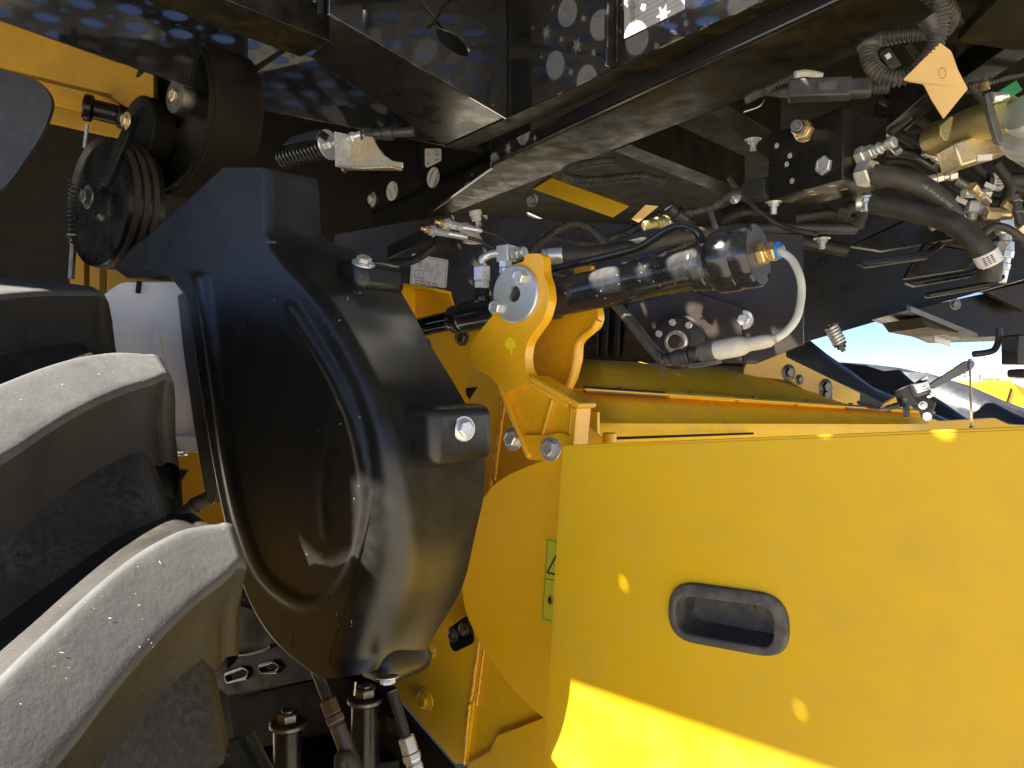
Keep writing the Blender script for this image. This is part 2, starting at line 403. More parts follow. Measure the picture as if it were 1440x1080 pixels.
# ================================================================== platform over the machine
ZF = 2.0            # underside of the platform fascias
DECK_Z = 2.30
def vsheet(pts, z0, z1, n_away, t):
    """vertical sheet following plan points"""
    mb = MB()
    for a, b in zip(pts, pts[1:]):
        a0, b0 = V((a.x, a.y, z0)), V((b.x, b.y, z0)); a1, b1 = V((a.x, a.y, z1)), V((b.x, b.y, z1))
        mb.prism([a0, b0, b1, a1], n_away * t)
    return mb
pf = thing('overhead_platform', 'glossy black folded steel platform frame overhead with nameplate', 'platform frame', (0.0, 1.75, ZF))
k0 = onz(0, 28, ZF); k1 = onz(345, 150, ZF); k2 = onz(632, 206, ZF)
far = k0 + (k0 - k1) * 1.6
d01 = (k1 - k0).normalized(); n01 = V((-d01.y, d01.x, 0))          # away from the camera
d12 = (k2 - k1).normalized(); n12 = V((-d12.y, d12.x, 0))
vsheet([far, k1], ZF, DECK_Z - .01, n01, .005).build('fascia_panel', 'fascia_gloss', pf, bevel=.001)
vsheet([k1 + d12 * .004, k2 + d12 * .25], ZF, DECK_Z - .01, n12, .005).build('fascia_panel', 'fascia_gloss', pf, bevel=.001)
# seam tube where the two fascias meet
MB().tube([k1 - n01 * .002 + V((0, 0, .004)), k1 - n01 * .002 + V((0, 0, .28))], lambda t, i: .004, 8).build('weld_bead', 'black_paint', pf)
# diagonal gusset plate standing off the fascia at the joint
plate('gusset', [(338, 108), (396, 70), (402, 74), (346, 112)], PZ(ZF + .07), V((0, 0, .004)), 'black_dusty_bounce', pf)
# short channel arm that ends over the gusset: underside flange with a worn golden edge, web above it
c0, c1 = onz(310, 0, ZF), onz(462, 60, ZF)
dc = (c1 - c0).normalized(); nc = V((-dc.y, dc.x, 0)); c00 = c0 - dc * .5
MB().prism([c00, c1, c1 + nc * .088, c00 + nc * .088], V((0, 0, .006))).build('arm_flange', 'black_dusty_bounce', pf, bevel=.002)
MB().prism([c00 - nc * .0, c1, c1 + V((0, 0, .06)), c00 + V((0, 0, .06))], -nc * .005).build('arm_web', 'black_gloss', pf, bevel=.002)
bolt(pf, onz(398, 44, ZF) , V((0, 0, -1)), .009, 'black_dusty_bounce', washer=False)
MB().tube([onz(452, 22, ZF + .02), onz(452, 22, ZF + .02) + V((0, 0, .2))], .008, 10).build('post', 'black_gloss', pf)
# wide dark underside strip running in to the inner corner
plate('under_flange', [(463, 20), (716, 171.5), (634, 207), (613, 199), (439, 81), (463, 62)], PZ(ZF + .003), V((0, 0, .006)), 'black_paint', pf)
# middle fascia with the slotted hole, then the right fascia carrying the nameplate
t0, t1 = onz(463, 20, ZF), onz(718, 170, ZF)
dm = (t1 - t0).normalized(); nm = V((dm.y, -dm.x, 0)) * -1          # away from camera
mp0 = V((t0.x, t0.y, 0))
mpf = PN(mp0, nm)
slot = rc([(612, 38), (640, 48), (660, 68), (660, 80), (646, 78), (618, 60)], 9)
plate('fascia_panel', [(463, 20), (718, 170), (718, -60), (470, -160)], mpf, nm * .005, 'fascia_gloss', pf, holes=[slot], bevel=.001)
plate('slot_backing', [(600, 20), (670, 60), (670, 100), (600, 80)], PN(mp0 + nm * .05, nm), nm * .004, 'black_hole', pf, bevel=0)
MB().tube(cr([mpf(600, 40), mpf(612, 30), mpf(625, 8), mpf(640, 2), mpf(660, 20), mpf(700, 48), mpf(716, 62)], 6), lambda t, i: .0028 + .0012 * sin(i * 2.3), 8).build('weld_bead', 'black_paint', pf)
MB().tube([onz(718, 170, ZF) + V((0, 0, h * .012)) + V((random.uniform(-.001, .001), 0, 0)) for h in range(1, 24)], lambda t, i: .006 + .0012 * sin(i * 1.9), 8).build('weld_bead', 'black_gloss', pf)
r0 = onz(718, 168, ZF); r1 = onz(1085, 3, ZF)
dr = (r1 - r0).normalized(); nr = V((-dr.y, dr.x, 0)); re = r1 + dr * 0.75
rpf = PN(r0, nr)
vsheet([r0, re], ZF + .003, DECK_Z - .01, nr, .005).build('fascia_panel', 'fascia_gloss', pf, bevel=.001)
# lip at the foot of the right fascia
lip0 = onz(628, 208, ZF)
MB().prism([lip0 - nr * .010, re - nr * .010, re + nr * .05, lip0 + nr * .05], V((0, 0, .003))).build('lip', 'black_dusty_bounce', pf, bevel=.0008)
# upright stiffener beside the nameplate
q = rpf(866, 60); q0 = V((q.x, q.y, ZF + .004))
MB().box(q0 + V((0, 0, .14)) - nr * .014, dr, nr, Z, .003, .014, .138).build('stiffener', 'black_gloss', pf, bevel=.001)
MB().tube([q0 - dr * -.006 - nr * .002 + V((0, 0, h * .012)) for h in range(1, 20)], lambda t, i: .0045 + .001 * sin(i * 2.1), 8).build('weld_bead', 'black_gloss', pf)
MB().lathe([(0, 0), (.008, 0), (.008, -.001)], rpf(801, 66) - nr * .0012, nr, 16).build('hole', 'black_hole', pf)
# nameplate
npl = thing('nameplate', 'silver riveted identification plate on the black fascia at the top edge', 'nameplate', rpf(880, 54) - nr * .003)
def npf(x, y): return rpf(x, y) - nr * .0015
bl = npf(879, 55)
up = Z; wpl = .145; hpl = .085
plc = bl + dr * wpl / 2 + up * hpl / 2
MB().prism([bl, bl + dr * wpl, bl + dr * wpl + up * hpl, bl + up * hpl], -nr * .0012).build('plate_sheet', 'plate_alu', npl, bevel=.0004)
for cx, cz in ((.006, .006), (wpl - .006, .006), (.006, hpl - .006), (wpl - .006, hpl - .006)):
    MB().lathe([(.0028, 0), (.0026, .0006), (.0012, .001), (0, .0011)], bl + dr * cx + up * cz - nr * .0012, -nr, 14).build('rivet', 'zinc', npl)
mb = MB(); fo = bl - nr * .0016
for i in range(8):
    z = .012 + i * .0092; mb.box(fo + dr * (wpl / 2 + .008) + up * z, dr, up, nr, wpl / 2 - .014, .00022, .00005)
mb.box(fo + dr * .036 + up * (hpl / 2), dr, up, nr, .00022, hpl / 2 - .01, .00005); mb.box(fo + dr * .10 + up * (hpl / 2), dr, up, nr, .00022, hpl / 2 - .012, .00005)
mb.build('printed_lines', 'sticker_print', npl, smooth=0)
mb = MB(); rr = random.Random(3)
for i in range(26):
    z = .0095 + i * .0027; mb.box(fo + dr * (.013 + rr.uniform(.006, .011)) + up * z, dr, up, nr, rr.uniform(.004, .009), .00045, .00006)
mb.build('printed_text', 'sticker_print', npl, smooth=0)

# main beam below the right fascia: web, rounded lower edge, wide underside
ZB = 1.962
b0 = onz(655, 248, ZB); bd = (onz(1080, 52, ZB) - b0).normalized(); bn = V((-bd.y, bd.x, 0))
b1 = b0 + bd * 1.75; b00 = b0 - bd * .75
mb = MB(); prof = []
for (u, z) in [(0.0, ZF - .001), (0, ZB + .012), (.0015, ZB + .006), (.005, ZB + .002), (.012, ZB), (.178, ZB), (.185, ZB + .003), (.187, ZB + .01), (.187, ZF - .001)]:
    prof.append((u, z))
vs = []; n = len(prof)
for p in (b00, b1):
    for u, z in prof: vs.append(V((p.x, p.y, 0)) + bn * u + V((0, 0, z)))
fs = [(i, (i + 1) % n, n + (i + 1) % n, n + i) for i in range(n)] + [tuple(range(n)), tuple(range(n, 2 * n))[::-1]]
mb.add(vs, fs)
beam = mb.build('frame_beam', 'black_dusty_bounce', smooth=50)
beam.data.materials.append(MATS['black_gloss'])
for p_ in beam.data.polygons:
    if p_.normal.dot(-bn) > .35: p_.material_index = 1
tag(beam, 'long dusty black box beam running under the nameplate fascia', 'beam')

# black side panel with the oval stickers, in line with the beam web
sp0 = b0 + bn * .0; spf = PN(V((sp0.x, sp0.y, 0)), bn)
spn = thing('side_panel', 'black painted side panel carrying two white oval stickers', 'panel', spf(560, 330))
plate('panel_sheet', [(430, 150), (690, 150), (690, 236), (508, 366), (430, 330)], spf, bn * .01, 'black_gloss', spn)
plate('raised_plate', rc([(452, 195), (588, 195), (588, 268), (520, 300), (452, 330)], [2, 2, 14, 8, 2]), lambda x, y: spf(x, y) - bn * .006, bn * .0055, 'black_gloss', spn, bevel=.002)
bolt(spn, spf(527, 281) - bn * .006, -bn, .017, 'zinc', flange=True, washer=False)
bolt(spn, spf(578, 260) - bn * .006, -bn, .007, 'black_paint', washer=False)
def oval_sticker(cx, cy, w, h, tilt, txt, flip, lab, hook):
    pts = []
    for i in range(28):
        a = 2 * pi * i / 28; x, y = w * cos(a), h * sin(a)
        pts.append((cx + x * cos(tilt) - y * sin(tilt), cy + x * sin(tilt) + y * cos(tilt)))
    sfn = lambda x, y: spf(x, y) - bn * .0068
    o = plate('oval_sticker', pts, sfn, bn * .0006, 'sticker_white', spn, bevel=0); o['label'] = lab
    strokes(o, hook, sfn, .0022, 'sticker_print', -bn * .0006)
    c = sfn(*txt[1]) - bn * .0012; e = sfn(*txt[2]) - bn * .0012
    xd = (e - c).normalized(); yd = xd.cross(-bn).normalized() * -1
    text(o, txt[0], c, xd, yd * 1.0, .021, 'sticker_print', align='CENTER')
oval_sticker(612, 250, 8.5, 14.5, .18, ('#F002', (615.5, 252), (613.5, 258)), 1, 'white oval sticker with a tie symbol, beside the beam',
             [[(614, 239), (612, 242), (608, 253), (606, 256), (605, 258)], [(615, 238), (614, 240)], [(612, 242), (610, 244), (607, 253)]])
oval_sticker(554, 269, 7.8, 13.8, .12, ('R30Z', (557.5, 267), (559, 273)), 1, 'white oval sticker with a hook symbol, above the shield',
             [[(548.5, 264), (550, 268), (551.5, 267.5), (555, 274), (554, 278), (551, 272), (551.5, 267.5)], [(554, 278), (556, 280)]])
sq = rc([(598, 209), (621, 209), (621, 226), (601, 236), (598, 233)], 2.5)
o = plate('square_sticker', sq, lambda x, y: spf(x, y) - bn * .0014, bn * .0006, 'sticker_white', spn, bevel=0)
strokes(o, [[(603, 217), (605, 218)], [(613, 218), (617, 216), (617, 219)], [(601, 231), (604, 230), (604, 227)], [(613, 226), (617, 224)], [(614, 212), (616, 214)]], lambda x, y: spf(x, y) - bn * .0014, .003, 'sticker_print', -bn * .0006)

# ================================================================== perforated deck overhead (its holes throw the light spots)
deck = thing('platform_deck', 'perforated steel walking deck above the machine, seen only in reflections', 'deck', (0.3, 1.2, DECK_Z))
DECKPOLY = [(.6, -.8), (-.729, .359), (-1.055, .645), (-1.13, .60), (-1.20, .63), (-1.26, .75), (-1.36, .78), (-2.2, .95), (-2.6, 1.4), (-2.6, 3.6), (2.8, 3.6), (2.8, -.8)]  # unseen outline, shaped so its shadow edges fall on tyre, shield and door
PERF = []    # filled below: rectangles (l0, l1, m0, m1) in deck axes that are perforated instead of plain
def inpoly(x, y, poly):
    c = False; n = len(poly)
    for i in range(n):
        x1, y1 = poly[i]; x2, y2 = poly[i - 1]
        if (y1 > y) != (y2 > y) and x < (x2 - x1) * (y - y1) / (y2 - y1) + x1: c = not c
    return c
PITCH = .072
def dk(l, m, z=DECK_Z): return L * l + M * m + V((0, 0, z))
def perforated(l0, m0, nl, nm_, flip=0):
    """one tread plank: alternating round and star holes, nl x nm cells from (l0, m0)"""
    mb = MB(); K = 24; T = .003
    sqr = []
    for k in range(K):
        a = 2 * pi * k / K + pi / K; c, s_ = cos(a), sin(a); f = .5 / max(abs(c), abs(s_)); sqr.append((c * f, s_ * f))
    for i in range(nl):
        for j in range(nm_):
            big = (i + j + flip) % 2 == 0; cx, cy = l0 + (i + .5) * PITCH, m0 + (j + .5) * PITCH
            out = [(cx + a * PITCH, cy + b * PITCH) for a, b in sqr]; inn = []
            for k in range(K):
                a = 2 * pi * k / K + pi / K
                r = .029 if big else (.016 if (k // 2) % 2 else .008)
                inn.append((cx + r * cos(a), cy + r * sin(a)))
            vs = [dk(a, b, DECK_Z - T) for a, b in out] + [dk(a, b, DECK_Z - T) for a, b in inn] + [dk(a, b) for a, b in inn] + [dk(a, b) for a, b in out]
            fs = []
            for k in range(K):
                k2 = (k + 1) % K
                for r in range(3): fs.append((r * K + k, r * K + k2, (r + 1) * K + k2, (r + 1) * K + k))
            mb.add(vs, fs)
    return mb.build('tread_plank', 'black_gloss', deck, smooth=0)
def planhole(l0, l1, m0, m1):
    return [(L * a + M * b) for a, b in ((l0, m0), (l1, m0), (l1, m1), (l0, m1))]
# treads: (l0, m0, cells along, cells across)
TREADS = [(-1.58, .70, 14, 7, 0), (-.966, .385, 4, 1, 0)]
SLITS = []
#SLITS.append([(418, 750), (422, 612), (427, 690), (430, 735)])
#SLITS.append([(497, 813), (533, 813), (528, 835), (516, 857), (505, 835)])
holes = []
for l0, m0, nl, nmm, fl in TREADS:
    perforated(l0, m0, nl, nmm, fl)
    holes.append([V((p.x, p.y, DECK_Z - .003)) for p in planhole(l0, l0 + nl * PITCH, m0, m0 + nmm * PITCH)])
SHIELD_M = 0.6637
for cx, cy, r in ((-.80, .60, .0042), (-.70, .395, .004), (-.40, .52, .010), (-.48, .585, .007), (-.30, .44, .010)):  # pinholes added to throw the light dots on the door
    holes.append([V((cx + r * cos(a * pi / 8), cy + r * sin(a * pi / 8), DECK_Z - .003)) for a in range(16)])
for s_ in SLITS:
    hp = []
    for p in s_:
        q = onm(p[0], p[1], SHIELD_M); t = (DECK_Z - .003 - q.z) / SUN.z; hp.append(q + SUN * t)
    holes.append(hp)
MB().prism([V((x, y, DECK_Z - .003)) for x, y in DECKPOLY], V((0, 0, .003)), holes).build('deck_plate', 'black_paint', deck, smooth=0)
mb = MB()
for a, b in zip(DECKPOLY, DECKPOLY[1:] + DECKPOLY[:1]):
    a, b = V((*a, DECK_Z)), V((*b, DECK_Z)); d = (b - a).normalized()
    mb.box((a + b) / 2 + V((0, 0, .010)), d, V((-d.y, d.x, 0)), Z, (b - a).length / 2, .002, .02)
mb.build('edge_rim', 'black_paint', deck, smooth=0)

# ================================================================== chassis underside at the right
ch = thing('chassis_underside', 'dark dusty chassis underside with cross members above the cylinder', 'chassis', (1.2, 2.0, 1.9))
MB().prism([V((-.2, 2.1, 2.22)), V((.75, .9, 2.22)), V((3.2, .9, 2.22)), V((3.2, 4.14, 2.22)), V((-.6, 4.14, 2.22))], V((0, 0, .01))).build('floor_pan', 'underside_dark', ch)
MB().box(V((.5, 4.15, 2.1)), V((1, 0, 0)), V((0, 1, 0)), Z, 3.2, .01, .2).build('rear_sheet', 'underside_dark', ch)
def zbeam(name, quad, z, h, mat='black_dusty_bounce'):
    return plate(name, quad, PZ(z), V((0, 0, h)), mat, ch, bevel=.003)
zbeam('cross_member', [(862, 212), (884, 203), (1048, 268), (1022, 276)], 1.97, .10)
zbeam('cross_member', [(1000, 158), (1022, 148), (1098, 196), (1080, 224)], 1.96, .12)
zbeam('cross_member', [(1228, 196), (1320, 118), (1345, 120), (1250, 206)], 1.97, .08, 'black_paint')
zbeam('cover_plate', [(1346, 60), (1440, -40), (1560, -40), (1560, 80), (1428, 72)], 1.93, .02)
zbeam('cross_member', [(1340, 120), (1470, 30), (1490, 48), (1360, 134)], 1.99, .05, 'black_paint')
# sheets that hang down behind everything
bk = lambda x, y: onp(x, y, V((0.9, 2.55, 0)), V((.25, .968, 0)))
plate('side_rail', [(1000, 300), (1130, 240), (1500, 120), (1500, 374), (1440, 393), (1300, 432), (1135, 480), (1086, 498), (1000, 510)], bk, V((.01, .03, 0)), 'black_paint', ch)
def step(px, d0):
    plate('step_rail', px, lambda x, y: onp(x, y, V((0, d0, 0)), V((.35, .937, 0))), V((.01, .03, 0)), 'black_paint', ch, bevel=.004)
step([(1204, 369), (1303, 352), (1322, 338), (1331, 343), (1306, 362), (1218, 375)], 1.72)
step([(1272, 396), (1365, 380), (1396, 362), (1402, 368), (1368, 388), (1288, 402)], 1.66)
step([(1300, 412), (1392, 395), (1412, 384), (1416, 390), (1396, 402), (1306, 418)], 1.64)
step([(1195, 345), (1290, 300), (1345, 335), (1240, 352)], 1.9)
step([(1270, 392), (1300, 340), (1390, 355), (1360, 378)], 1.85)
bolt(ch, P(1310, 349, 1.6), V((0, 0, -1)), .009, 'zinc', washer=False); bolt(ch, P(1373, 379, 1.52), V((0, 0, -1)), .009, 'zinc', washer=False)
for x, y, d in ((1059, 196, 1.62), (1088, 284, 1.48), (1156, 335, 1.7), (972, 415, 2.05), (1030, 428, 2.1), (659, 357, 2.1), (1082, 365, 1.7)):
    o = bolt(ch, P(x, y, d), V((0, 0, -1)), .0105 * d / 1.5, 'zinc', washer=True)
    MB().stk(P(x, y, d), V((0, 0, -1)), [('c', .006 * d / 1.5, .024)]).build('stud', 'zinc', o)
# brown-grey sheet wall behind the cylinder, with the pictogram sticker
wall_p0 = P(700, 430, 1.95)
wn_ = V((.45, .893, 0)); wpf = PN(wall_p0, wn_)
wl = thing('housing_wall', 'grey brown glossy housing wall behind the cylinder with service sticker', 'housing wall', wpf(700, 520))
plate('wall_sheet', [(470, 330), (640, 300), (1130, 330), (1130, 484), (1062, 512), (800, 503), (800, 560), (470, 560)], wpf, wn_ * .01, 'brown_gloss', wl)
plate('wall_plate', [(500, 362), (560, 338), (700, 345), (720, 372), (850, 402), (850, 502), (500, 502)], lambda x, y: wpf(x, y) - wn_ * .012, wn_ * .008, 'brown_gloss', wl)
plate('wall_plate', [(884, 432), (970, 408), (1045, 432), (1045, 508), (876, 503)], lambda x, y: wpf(x, y) - wn_ * .012, wn_ * .008, 'brown_gloss', wl)
plate('rear_sheet', [(780, 470), (1085, 470), (1085, 560), (780, 560)], lambda x, y: P(x, y, 3.4), V((0, .01, 0)), 'underside_dark', wl)
for xx in (843, 856, 872): 
    plate('stiffener', [(xx, 425), (xx + 7, 422), (xx + 3, 502), (xx - 4, 502)], lambda x, y: wpf(x, y) - wn_ * .03, wn_ * .02, 'black_paint', wl)
st = rc([(583, 357.5), (634, 366.5), (631, 406), (580, 400)], 2.5)
sfn = lambda x, y: wpf(x, y) - wn_ * .0128
so = plate('service_sticker', st, sfn, wn_ * .0006, 'sticker_white', wl, bevel=0); so['label'] = 'pale sticker showing a hand with a wrench and an open book'
strokes(so, [[(584.5, 360), (632, 368.2), (629.5, 405)], [(584.5, 360), (582, 399)],
             [(601, 375), (605, 371), (608, 376), (606, 382), (600, 381.5), (601, 378), (604, 378), (605, 375), (602, 374)],
             [(608, 377), (613, 379), (612, 382), (608, 380.5)], [(613, 379), (615, 376.5), (617.5, 379), (619.5, 379.5), (620.5, 384), (617, 389), (615, 395)], [(610, 382.5), (610.5, 387), (609, 391)], [(620, 383), (625, 385)], [(619, 387.5), (623, 388.5)],
             [(618.5, 367), (620, 371), (619, 375)], [(617.5, 373), (619, 375.5), (620.3, 373.5)],
             [(588, 380), (593, 381), (599, 382), (600, 392), (593, 390.5), (586, 389), (588, 380)], [(593.5, 381), (593, 390)], [(586, 391), (593, 392.5), (599.5, 393)],
             [(591, 373), (594, 369), (598, 371), (597.5, 375.5), (594, 377), (591, 373)], [(593, 371), (596, 375)], [(596, 370.5), (593, 375.5)]], sfn, .0010, 'sticker_print', -wn_ * .0006)
strokes(so, [[(588, 395 + .0), (592, 395.7)], [(594, 396), (601, 397.2)], [(603.5, 397.6), (608, 398.4)], [(611, 399), (618, 400)], [(588, 398.8), (592, 399.4)], [(594, 399.8), (603, 401)], [(606, 401.4), (610, 402)], [(612, 402.4), (620, 403.4)]], sfn, .0022, 'sticker_print', -wn_ * .0007, name='lettering')

# ================================================================== tyre
TR = .85; TC = V((-.758, 1.244, .717)); TB = .782; TH0 = .682; DL = .323
tu = V((cos(TB), sin(TB), 0)); tn = V((sin(TB), -cos(TB), 0))
def tp(th, w, r): return TC + tu * w + (tn * cos(th) + Z * sin(th)) * r
def rtop(w): return TR + .016 * min(1, max(0, -w / .25)) if w > -.33 else TR + .016 * min(1, max(0, (w + .66) / .25))
def rcar(w):      # carcass radius across the tread
    e = min(-w, w + .66)
    return rtop(max(-.66, min(0, w))) - .058 - (.05 * (1 - min(1, max(0, (e + .03) / .06))) ** 2)
ty = thing('tractor_tyre', 'large worn agricultural tyre with curved lugs at the left edge', 'tyre', (TC.x, TC.y, -.13))
mb = MB(); prof = [(.42, -.06), (.50, -.05), (.62, -.036), (.71, -.028), (.745, -.022), (rcar(0), -.016)] + [(rcar(-w), -w) for w in (.03, .05, .08, .12, .16, .2, .25, .33, .41, .46, .5, .54, .58, .61, .63)] + [(rcar(-.648), -.648), (.755, -.672), (.71, -.695), (.62, -.705), (.5, -.69), (.42, -.68)]
mb.lathe(prof, TC, tu, 120)
mb.build('carcass', 'rubber_scuffed', ty, smooth=60)
MB().lathe([(0.0, -.25), (.2, -.25), (.25, -.2), (.34, -.2), (.36, -.02), (.42, -.08), (.43, -.06), (.40, -.055)], TC, tu, 48).build('wheel_rim', 'yellow_paint', ty)
UP = [(0.002, .008), (-.004, .006), (-.02, .006), (-.045, .002), (-.085, -.018), (-.125, -.048), (-.17, -.088), (-.21, -.125), (-.26, -.175), (-.30, -.21)]
LO = [(.002, -.048), (-.004, -.054), (-.02, -.066), (-.05, -.085), (-.09, -.117), (-.13, -.155), (-.165, -.192), (-.20, -.225), (-.26, -.285), (-.30, -.315)]
def lug_mesh():
    """two meshes in tyre coordinates at angle 0: body (flanks, ends) with worn top face"""
    N = 40; upr = cr([(a, b, 0) for a, b in UP], 6); lor = cr([(a, b, 0) for a, b in LO], 6)
    n = min(len(upr), len(lor)); vs = []; rings = []
    for i in range(n):
        u, l = upr[i], lor[i]
        wu, tu_, wl_, tl = u.x, u.y, l.x, l.y
        end = min(1.0, i / 4.0)
        row = []
        def pt(f, r, ex=0.0):   # f 0 upper edge .. 1 lower edge
            w = wu + (wl_ - wu) * f; th = tu_ + (tl - tu_) * f
            dx, dy = wl_ - wu, (tl - tu_) * TR; k = sqrt(dx * dx + dy * dy)
            w += dx / k * ex; th += dy / k * ex / TR
            return (th, w, r)
        w0 = wu
        T0, C0 = rtop(min(0, wu)), rcar(min(-.004, wu)) - .012
        C1 = rcar(min(-.004, wl_)) - .012; T1 = rtop(min(0, wl_))
        for f, r, ex in ((0, C0, -.070), (0, C0 + .026, -.032), (0, T0 - .016, -.008), (0, T0 - .006, -.003), (0, T0 - .0012, .001), (0, T0, .006)):
            row.append(pt(f, r, ex))
        for f in (.18, .34, .5, .66, .82): row.append(pt(f, T0 + (T1 - T0) * f, 0))
        for f, r, ex in ((1, T1, -.006), (1, T1 - .0012, -.001), (1, T1 - .006, .003), (1, T1 - .018, .009), (1, C1 + .026, .030), (1, C1, .072)):
            row.append(pt(f, r, ex))
        rings.append(row)
    return rings
RINGS = lug_mesh()
# round the shoulder end of the lug: extra rings that fall towards the sidewall
r0 = RINGS[0]
endr = []
for k, (dw, dr_) in enumerate(((.026, .115), (.025, .075), (.021, .036), (.015, .014), (.009, .004), (.004, .001))):
    endr.append([(th * (1 - .0) + 0, w + dw, r - dr_ * (.55 + .45 * max(0, min(1, (r - TR + .058) / .058)))) for th, w, r in r0])
RINGS = [[(th, -.03, .72) for th, w, r in r0]] + endr + RINGS
kk = len(RINGS[0])
def make_lug(th, mirror=False):
    vs = []
    for row in RINGS:
        for (t, w, r) in row:
            ww = (-.66 - w) if mirror else w
            q = tp(t, ww, r); vs.append(q)
    fs = []
    for i in range(len(RINGS) - 1):
        for k in range(kk - 1):
            a = i * kk + k; fs.append((a, a + 1, a + kk + 1, a + kk))
    fs.append(tuple(range(kk))); fs.append(tuple((len(RINGS) - 1) * kk + k for k in range(kk))[::-1])
    o = MB().add(vs, fs).build('lug', 'rubber', ty, smooth=55)
    o.data.materials.append(MATS['rubber_worn'])
    # the worn, scuffed face is the top of the lug
    me = o.data; nf = kk - 1
    for pi_, p in enumerate(me.polygons):
        if pi_ < (len(RINGS) - 1) * nf:
            k = pi_ % nf; i = pi_ // nf
            if 3 <= k <= 12 and i >= 4: p.material_index = 1
    return o
base_lug = make_lug(0); base_lug_m = make_lug(0, True)
def rot_about_axis(ang): return Matrix.Translation(TC - ORG[ty]) @ Matrix.Rotation(-ang, 4, tu) @ Matrix.Translation(-(TC - ORG[ty]))
chk = rot_about_axis(.3) @ (tp(0, -.1, TR) - ORG[ty]); SGN = 1 if (chk - (tp(.3, -.1, TR) - ORG[ty])).length < .01 else -1
first = True
for k in range(-8, 10):
    for mir, src in ((False, base_lug), (True, base_lug_m)):
        if k == -8: o = src
        else:
            o = src.copy(); col.objects.link(o); o.parent = ty; ORG[o] = ORG[ty]
        o.matrix_local = rot_about_axis(SGN * (TH0 + k * DL + (DL / 2 if mir else 0)))

# ================================================================== black moulded drive shield
sh = thing('drive_shield', 'black moulded plastic drive shield with teardrop pod, three bolts', 'shield', onm(450, 950, SHIELD_M + .1))
ROWS = [(236, 310, 374, 440), (240, 305, 374.5, 443), (262, 281, 375, 445), (290, 250, 376, 446), (316, 221, 377, 447), (326, 210, 378, 460), (335, 200, 381, 498), (350, 183, 389, 510), (362, 169, 398, 524), (371, 160, 405, 540), (378, 205, 411, 548), (388, 244, 421, 556), (400, 253, 433, 562), (430, 262, 458, 577), (480, 268, 490, 600),
        (540, 277, 520, 634), (600, 287, 538, 664), (660, 297, 547, 678), (720, 309, 550, 675), (780, 323, 545, 662), (840, 343, 530, 651), (880, 364, 516, 638), (910, 388, 506, 618), (930, 410, 501, 603), (945, 434, 499, 596), (953, 450, 498, 592)]
def interp(tab, y, j):
    if y <= tab[0][0]: return tab[0][j]
    for a, b in zip(tab, tab[1:]):
        if y <= b[0]: return a[j] + (b[j] - a[j]) * (y - a[0]) / (b[0] - a[0])
    return tab[-1][j]
def smooth_tab(y, j):
    if y < 400: w = 2.5
    else: w = 16
    s = 0; c = 0
    for k in range(-4, 5):
        g_ = math.exp(-(k / 2.2) ** 2); s += g_ * interp(ROWS, min(953, max(236, y + k * w / 2)), j); c += g_
    return s / c
BEAD = cr([(412, 434, 0), (440, 478, 0), (476, 540, 0), (503, 610, 0), (515, 690, 0), (508, 760, 0), (484, 818, 0), (446, 848, 0), (408, 842, 0), (368, 806, 0), (341, 742, 0), (323, 660, 0), (309, 560, 0), (296, 470, 0), (283, 392, 0)], 6)
CREASE = cr([(474, 562, 0), (462, 630, 0), (452, 690, 0), (456, 752, 0)], 6)
def dist_poly(x, y, pl):
    best = 1e9; p = V((x, y))
    for a, b in zip(pl, pl[1:]):
        ax, ay = a.x, a.y; dx, dy = b.x - ax, b.y - ay
        t = max(0, min(1, ((x - ax) * dx + (y - ay) * dy) / (dx * dx + dy * dy)))
        d = (x - ax - dx * t) ** 2 + (y - ay - dy * t) ** 2
        if d < best: best = d
    return sqrt(best)
def in_bead(x, y): return inpoly(x, y, [(p.x, p.y) for p in BEAD])
def emboss(x, y):
    d = dist_poly(x, y, BEAD)
    h = (.0075 if y < 640 else max(.0035, .0075 - .004 * (y - 640) / 120)) * math.exp(-(d / 8.5) ** 4) if d < 30 else 0
    if y > 600 and in_bead(x, y): h -= .0022 * min(1, d / 22) * min(1, (y - 600) / 120)
    d2 = dist_poly(x, y, CREASE)
    if d2 < 20: h += .0016 * math.exp(-(d2 / 6) ** 2)
    return h
mb = MB(); YS = []
y = 236.0
while y < 953: YS.append(y); y += 3.2 if y < 420 else 5.0
YS.append(953)
NF = 76; grid = []
